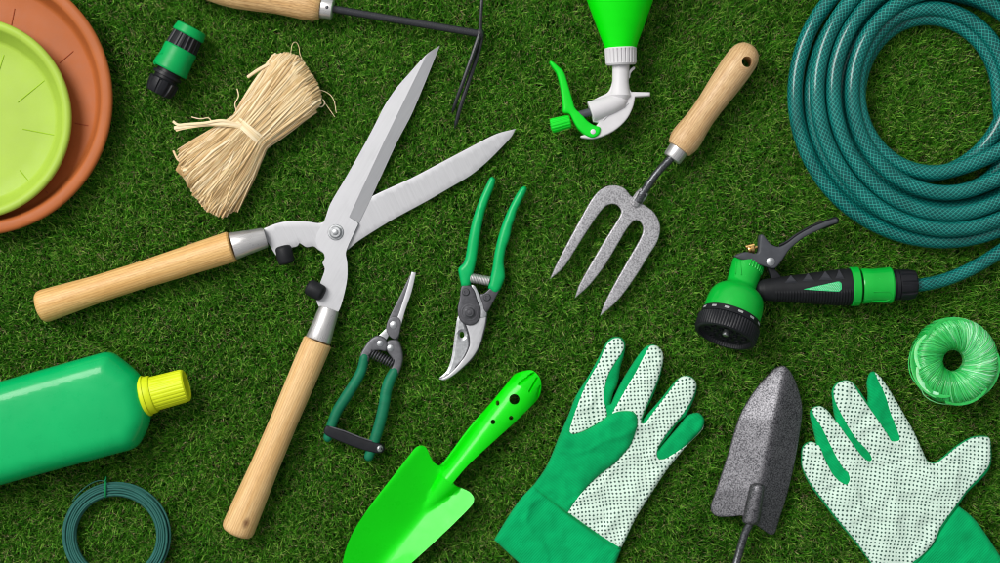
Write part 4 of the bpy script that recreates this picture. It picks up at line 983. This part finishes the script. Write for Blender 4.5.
p2 = outline([(802.9, 456), (803.6, 449), (807, 444.6), (812.2, 442.5), (819, 445.6), (824.6, 458.4), (832, 473), (836, 478), (841.4, 482.6), (846.6, 484.6), (849.8, 479.4), (847.4, 472), (844.4, 470), (838, 460), (831.6, 447.6), (821.4, 427), (814.4, 416), (812.8, 410), (815.4, 407.8), (821.6, 406.8), (829, 411.6), (836.4, 421.4), (846.6, 436), (858.6, 452.4), (865, 459), (869.6, 461.6), (872, 459.4), (869, 452.4), (855, 437.4), (842.4, 416.4), (836, 403), (834, 392), (837.6, 384.6), (845.6, 380.9), (852.6, 383), (858, 391.4), (869.8, 408.4), (882.4, 427), (888.6, 436), (892, 441.4), (899.6, 440), (898, 432), (891, 414.4), (884.4, 393.6), (879, 382), (875.6, 372.6), (882, 377.9), (892.6, 393.7), (905, 414.7), (915.5, 433.8), (925, 455), (929.2, 462.4), (937, 463.6), (945.6, 457.6), (958.6, 446.8), (973, 438.4), (984, 437.2), (990.6, 439), (991, 450), (990.2, 463), (983, 474), (968, 489.4), (952, 511.6), (941, 526.6), (934, 544), (924, 554), (911.6, 563.4), (897, 580), (885.6, 580.6), (871.4, 562.6), (857.4, 543.2), (838.2, 519.8), (823.8, 500.8), (811.2, 484), (803.4, 468)], 4)
build('dotted_panel', MB().add(*layer(p2, zg, 0.9, 2)), M['glove_dots_b'], t, sharp=60)
cf2 = outline([(959.4, 506, 1), (974.8, 518.6), (987.6, 535), (1000, 554), (1022, 590, 1), (985, 612), (940, 628, 1), (915, 600), (898, 579, 1), (911.8, 563), (924, 553.6), (933, 545.4), (941, 528)], 4)
zc2 = glove_z(cf2, 9.4, 5.5, 6.0, 2.4)
build('cuff', MB().add(*pillow(cf2, lambda x, y, d: zc2(x, y, d)-0.6, lambda x, y, d: 1.0-2.5*rnd(d, 6), 2.8, (0.4, 1.2, 2.6, 4.6), rs=2)), M['cuff_green'], t, sharp=60)

# ================================================================== grey trowel
t = Thing('hand_trowel', 'speckled grey metal garden trowel lying with its ridged back upward', 'trowel', (760, 450), 12, 'hand trowels')
gt = outline([(785, 366.2), (779.6, 366.4), (773.6, 370), (760.4, 384.4), (747, 403.4), (738, 422.6), (728.4, 456), (715, 497.6), (712, 507.4), (713.2, 514.4), (719, 517.6), (730, 517), (741, 515, 1), (749, 520, 1), (757, 525.6, 1), (765, 531.4), (771.6, 536), (776.6, 534), (781, 520), (789, 494), (796.6, 460), (802, 426), (803.2, 407), (798.6, 388), (792, 373.6)], 4)
def gtz(x, y):
    y_ = np.clip(y, 360, 545)
    rx = np.interp(y_, [360, 369, 418, 463.5, 484, 520, 545], [787, 785, 773, 763, 758, 750, 744])
    s = x-rx
    rl = np.where(s < 0, -s*1.0/42, s/36.0)
    z = 23-21*np.clip(np.sqrt(rl*rl+0.012)-0.1, 0, 1.3)**0.95
    z = z-11*np.clip((420-y)/55, 0, 1)**1.4
    z = z-3.0*np.clip((y-490)/40, 0, 1)
    return np.clip(z, -1.5, None)
build('blade', MB().add(*pillow(gt, lambda x, y, d: gtz(x, y)-0.8*(1-rnd(d, 1.0)), lambda x, y, d: gtz(x, y)-2.2, 2.6, (0.3, 1.0), rs=1.8)), M['hammer_dark'], t, sharp=60)
so = outline([(748.6, 486), (751, 483), (756, 481.6), (761, 483.6), (762.8, 487), (761.6, 498), (759, 520), (757, 523.4), (750, 524), (743.4, 522.6), (741.6, 519.6), (744, 506)], 4)
build('socket', MB().add(*pillow(so, lambda x, y, d: gtz(x, y)+0.5+5.5*rnd(d, 5), lambda x, y, d: gtz(x, y)-1, 2.0, (0.3, 1.2, 2.6), rs=1.6)), M['hammer_dark'], t, sharp=60)
build('shank', MB().add(*tube(catmull([(750, 518, 19), (748, 525, 18.5), (744, 534, 17), (738.6, 552, 17), (732, 574, 20), (727, 600, 24)], 6), 4.0, 14, uv=False)), M['hammer_shaft'], t)

# ================================================================== twine
t = Thing('twine_ball', 'round spool of shiny green plastic twine with hollow core', 'twine', (955, 361), 20)
CX, CY, CZ = 955.0, 361.0, 15.5
def tor(phi, th, off=0.0):
    c, s = math.cos(phi), math.sin(phi)
    e = 0.78
    rad = 28.6+(14.2+off)*math.copysign(abs(c)**e, c)
    if c < 0: rad += (4.0*s-2.5)*abs(c)**e     # the core narrows towards the ground
    z = CZ+(17+off)*math.copysign(abs(s)**0.8, s)
    return (CX+rad*math.cos(th), CY+rad*math.sin(th), z)
V, F = [], []
for i in range(72):
    for j in range(36): V.append(tor(j*2*PI/36, i*2*PI/72, -0.6))
for i in range(72):
    for j in range(36): F.append((i*36+j, ((i+1) % 72)*36+j, ((i+1) % 72)*36+(j+1) % 36, i*36+(j+1) % 36))
mb = MB().add(V, F, None, 0.25)
rr = random.Random(21); turns = 620; th0 = 0.0
for k in range(turns):
    grp = math.sin(th0*2.0+0.6)*0.18
    ti = min(1, max(0, 0.04+0.9*rr.betavariate(4.5, 4.5)+0.22*math.sin(th0+2.6)+0.10*math.sin(3*th0+1)))
    wid = rr.choice([0.35, 0.45, 0.6, 0.8]); off = rr.uniform(-0.4, 0.7)
    slant = 1.2+rr.uniform(-0.5, 0.5)
    P = []
    for q in range(27):
        phi = q*2*PI/26+PI
        dth = slant*(q/26)+0.35*math.sin(phi-PI)*0.3
        P.append(tor(phi, th0+dth, off))
    mb.add(*tube(P, wid, 5, flat=0.5, tint=ti))
    th0 += 2.39996+rr.uniform(-0.05, 0.05)
# loose flat wraps round the flank
for a0, ph0, ln, wd, ti in ((2.55, 0.55, 0.9, 2.6, 0.95), (2.2, 0.75, 0.8, 2.2, 0.3), (3.4, 0.5, 0.9, 2.4, 0.8), (3.0, 0.35, 1.3, 2.0, 0.15), (0.4, 0.3, 1.2, 2.0, 0.4), (1.3, 0.4, 1.1, 2.2, 0.35), (4.4, 0.45, 1.2, 2.4, 0.25), (2.9, 0.15, 1.6, 1.8, 0.6), (0.9, 0.1, 1.8, 1.5, 0.55)):
    P = [tor(ph0+0.5*(f-0.5)**2*2+0.25*f, a0-ln*(f-0.5), 1.2) for f in np.linspace(0, 1, 18)]
    mb.add(*tube(P, wd*np.sin(np.linspace(0.25, PI-0.25, 18))**0.5, 6, flat=0.35, tint=ti))
build('windings', mb, M['twine'], t, sharp=60)
build('loose_end', MB().add(*tube(catmull([(921, 386, 18), (926, 396, 14), (938, 403, 11), (952, 405, 9), (966, 402, 10), (980, 394, 14)], 6), 0.6, 5, tint=0.8)), M['twine'], t)
build('loose_end', MB().add(*tube(catmull([(912, 352, 14), (910.4, 364, 13), (913, 377, 14), (922, 390, 16)], 6), 0.6, 5, tint=0.6)), M['twine'], t)

# ================================================================== lawn
def setting(o, kind): o['kind'] = kind; return o
GZ = -0.017
gm = NT('soil'); co = gm.n('ShaderNodeTexCoord').outputs['Object']
gm.set(color=gm.ramp(gm.noise(co, 60, 5), [(0.3, (0.006, 0.012, 0.003, 1)), (0.7, (0.02, 0.032, 0.008, 1))]), rough=1.0, spec=0.1, normal=gm.bump(gm.noise(co, 200, 4), 0.6, 0.004))
me = bpy.data.meshes.new('ground'); S = 4.0
me.from_pydata([(-S, -S, GZ), (S, -S, GZ), (S, S, GZ), (-S, S, GZ)], [], [(0, 1, 2, 3)]); me.materials.append(gm.m)
gro = bpy.data.objects.new('ground', me); COL.objects.link(gro); setting(gro, 'structure')

# underside of everything lying on the lawn: the blades are pressed down beneath it
bpy.context.view_layer.update()
dg = bpy.context.evaluated_depsgraph_get()
HX, HY, HS = 0.64, 0.42, 0.0015
nx, ny = int(2*HX/HS), int(2*HY/HS)
hm = np.full((nx, ny), 9.0)
Z0 = GZ+0.0005; up = Vector((0, 0, 1))
for i in range(nx):
    x = -HX+(i+0.5)*HS
    for j in range(ny):
        ok_, loc, _, _, _, _ = SC.ray_cast(dg, Vector((x, -HY+(j+0.5)*HS, Z0)), up, distance=0.08)
        if ok_: hm[i, j] = loc[2]

m_ = hm < 8                               # at the very rim of a thing a few blades stay upright and lap over it
e_ = m_.copy()
for ax_ in (0, 1):
    for s_ in (1, -1, 2, -2): e_ &= np.roll(m_, s_, ax_)
hm = np.where(e_, hm, 9.0)

def blades(n, hx, hy, hole=None, seed=1, big=1.0):
    g = np.random.default_rng(seed)
    x = g.uniform(-hx, hx, n); y = g.uniform(-hy, hy, n)
    if hole is not None:
        k = (np.abs(x) > hole[0]) | (np.abs(y) > hole[1]); x, y = x[k], y[k]; n = len(x)
    # tufts: neighbouring blades share a lean, and the pile has thick and thin patches
    ca = np.array([noise.noise(Vector((a*38, b*38, 0.0))) for a, b in zip(x, y)])
    cb = np.array([noise.noise(Vector((a*38, b*38, 7.3))) for a, b in zip(x, y)])
    cc = np.array([noise.noise(Vector((a*14, b*14, 3.1))) for a, b in zip(x, y)])
    cd_ = np.array([noise.noise(Vector((a*90, b*90, 9.1))) for a, b in zip(x, y)])
    az = g.uniform(0, 2*PI, n)
    lx = np.cos(az)*0.85+ca*0.6; ly = np.sin(az)+cb*0.6+0.55
    ln = np.hypot(lx, ly)+1e-6; lx /= ln; ly /= ln
    thatch = g.random(n) < 0.13
    H = g.uniform(0.0088, 0.0182, n)*(1+0.2*cd_+0.15*cc)*np.where(thatch, 0.75, 1.0)*big**0.3
    lean = np.clip(g.normal(0.38, 0.22, n), 0.03, 0.95)*np.where(thatch, 1.4, 1.0)
    Lb = H*1.0
    w = g.uniform(0.00024, 0.00042, n)*np.where(thatch, 0.8, 1.0)*big
    K = 5
    s = np.linspace(0, 1, K)
    curl = g.normal(0.12, 0.16, n)*np.where(thatch, 2.2, 1.0)
    side = g.normal(0, 0.2, n)*np.where(thatch, 3.0, 1.0)
    V = np.zeros((n, K, 2, 3)); 
    px, py, pz = x.copy(), y.copy(), np.full(n, GZ)
    ang = lean*0.45
    dirx, diry = lx.copy(), ly.copy()
    hdg = np.arctan2(ly, lx)
    for k in range(K):
        wk = w*(1.0, 1.05, 0.95, 0.72, 0.12)[k]
        sxv = -np.sin(hdg); syv = np.cos(hdg)
        V[:, k, 0] = np.stack([px-sxv*wk, py-syv*wk, pz], 1)
        V[:, k, 1] = np.stack([px+sxv*wk, py+syv*wk, pz], 1)
        st = Lb/(K-1)
        px = px+np.cos(hdg)*np.sin(ang)*st; py = py+np.sin(hdg)*np.sin(ang)*st; pz = pz+np.cos(ang)*st
        ang = np.clip(ang+curl*0.45+lean*0.22, -0.3, 2.0); hdg = hdg+side*0.5
    V = V.reshape(-1, 3)
    i = np.clip(((V[:, 0]+HX)/HS).astype(int), 0, nx-1); j = np.clip(((V[:, 1]+HY)/HS).astype(int), 0, ny-1)
    inb = (np.abs(V[:, 0]) < HX) & (np.abs(V[:, 1]) < HY)
    lim = np.where(inb, hm[i, j], 9.0)-0.0006
    V[:, 2] = np.maximum(np.minimum(V[:, 2], lim), GZ)
    # colour of the fibre itself: deep, mid and yellowish greens, with straw coloured thatch
    hue = np.clip(g.normal(0.34, 0.21, n)+0.10*cd_+0.06*cc, 0, 0.72)
    hue = np.where(g.random(n) < 0.13, g.uniform(0.56, 0.78, n), hue)
    hue = np.where(thatch, g.uniform(0.84, 1.0, n), hue)
    T = np.repeat(hue[:, None], K*2, 1)
    tip = np.repeat(np.array([-0.06, -0.02, 0.0, 0.05, 0.10]), 2)[None, :]      # fibres are paler at the cut tip
    T = np.where(T < 0.55, np.clip(T+tip, 0, 0.76), T)
    return V, T.reshape(-1), n, K

def lawn_mesh(parts):
    Vs, Ts, idx, o = [], [], [], 0
    for V, T, n, K in parts:
        Vs.append(V); Ts.append(T)
        b = (np.arange(n)*K*2)[:, None, None]+o
        k = (np.arange(K-1)*2)[None, :, None]
        q = np.array([0, 1, 3, 2])[None, None, :]
        idx.append((b+k+q).reshape(-1)); o += len(V)
    V = np.vstack(Vs).astype(np.float32); T = np.concatenate(Ts).astype(np.float32); I = np.concatenate(idx).astype(np.int32)
    me = bpy.data.meshes.new('grass')
    me.vertices.add(len(V)); me.vertices.foreach_set('co', V.ravel())
    nf = len(I)//4
    me.loops.add(len(I)); me.loops.foreach_set('vertex_index', I)
    me.polygons.add(nf); me.polygons.foreach_set('loop_start', np.arange(nf, dtype=np.int32)*4)
    a = me.attributes.new('tint', 'FLOAT', 'POINT'); a.data.foreach_set('value', T)
    me.update(calc_edges=True)
    me.polygons.foreach_set('use_smooth', np.ones(nf, bool))
    return me
gt_ = NT('turf_fibre')
col = gt_.ramp(gt_.tint(), [(0.0, (0.009, 0.060, 0.003, 1)), (0.3, (0.027, 0.155, 0.006, 1)), (0.55, (0.086, 0.325, 0.015, 1)), (0.76, (0.33, 0.56, 0.09, 1)), (0.82, (0.24, 0.19, 0.07, 1)), (1.0, (0.62, 0.54, 0.30, 1))])
gt_.set(color=col, rough=0.45, spec=0.2)
NB = 1180000
me = lawn_mesh([blades(NB, 0.70, 0.48, None, 1), blades(330000, 1.4, 1.1, (0.70, 0.48), 2, 2.6)])
me.materials.append(gt_.m)
gr = bpy.data.objects.new('grass', me); COL.objects.link(gr); setting(gr, 'stuff')

# ================================================================== light and camera
w = bpy.data.worlds.new('World'); SC.world = w; w.use_nodes = True
wt = w.node_tree
tc = wt.nodes.new('ShaderNodeTexCoord'); dt = wt.nodes.new('ShaderNodeVectorMath'); dt.operation = 'DOT_PRODUCT'
wt.links.new(tc.outputs['Generated'], dt.inputs[0]); dt.inputs[1].default_value = Vector((-0.66, 0.46, 0.60)).normalized()
rp = wt.nodes.new('ShaderNodeValToRGB'); mr = wt.nodes.new('ShaderNodeMapRange')
mr.inputs['From Min'].default_value = -0.7; mr.inputs['From Max'].default_value = 1.0
wt.links.new(dt.outputs['Value'], mr.inputs['Value']); wt.links.new(mr.outputs[0], rp.inputs[0])
e = rp.color_ramp.elements
e[0].position = 0.0; e[0].color = (0.16, 0.17, 0.18, 1); e[1].position = 1.0; e[1].color = (1.0, 1.0, 1.0, 1)
m_ = e.new(0.45); m_.color = (0.40, 0.41, 0.42, 1)
wt.links.new(rp.outputs[0], wt.nodes['Background'].inputs[0])
w.node_tree.nodes['Background'].inputs[1].default_value = 0.86
def area(name, loc, target, size, energy, color):
    l = bpy.data.lights.new(name, 'AREA'); l.shape = 'DISK'; l.size = size; l.energy = energy; l.color = color
    o = bpy.data.objects.new(name, l); COL.objects.link(o); o.location = loc
    o.rotation_euler = (Vector(target)-Vector(loc)).to_track_quat('-Z', 'Y').to_euler()
    return o
area('key_softbox', (-1.55, 1.25, 2.5), (0, 0.0, 0), 1.6, 92, (1.0, 0.98, 0.95))

cam = bpy.data.cameras.new('camera'); cam.sensor_width = 36; cam.lens = 36*CAM_H/1.0
cam.clip_start = 0.05; cam.clip_end = 50
co_ = bpy.data.objects.new('camera', cam); COL.objects.link(co_); co_.location = (0, 0, CAM_H)
SC.camera = co_
SC.view_settings.view_transform = 'Standard'; SC.view_settings.look = 'None'
SC.view_settings.exposure = 0.0; SC.view_settings.gamma = 1.0
SC.cycles.max_bounces = 6; SC.cycles.diffuse_bounces = 3; SC.cycles.glossy_bounces = 3
SC.cycles.use_denoising = True; SC.cycles.filter_width = 1.05
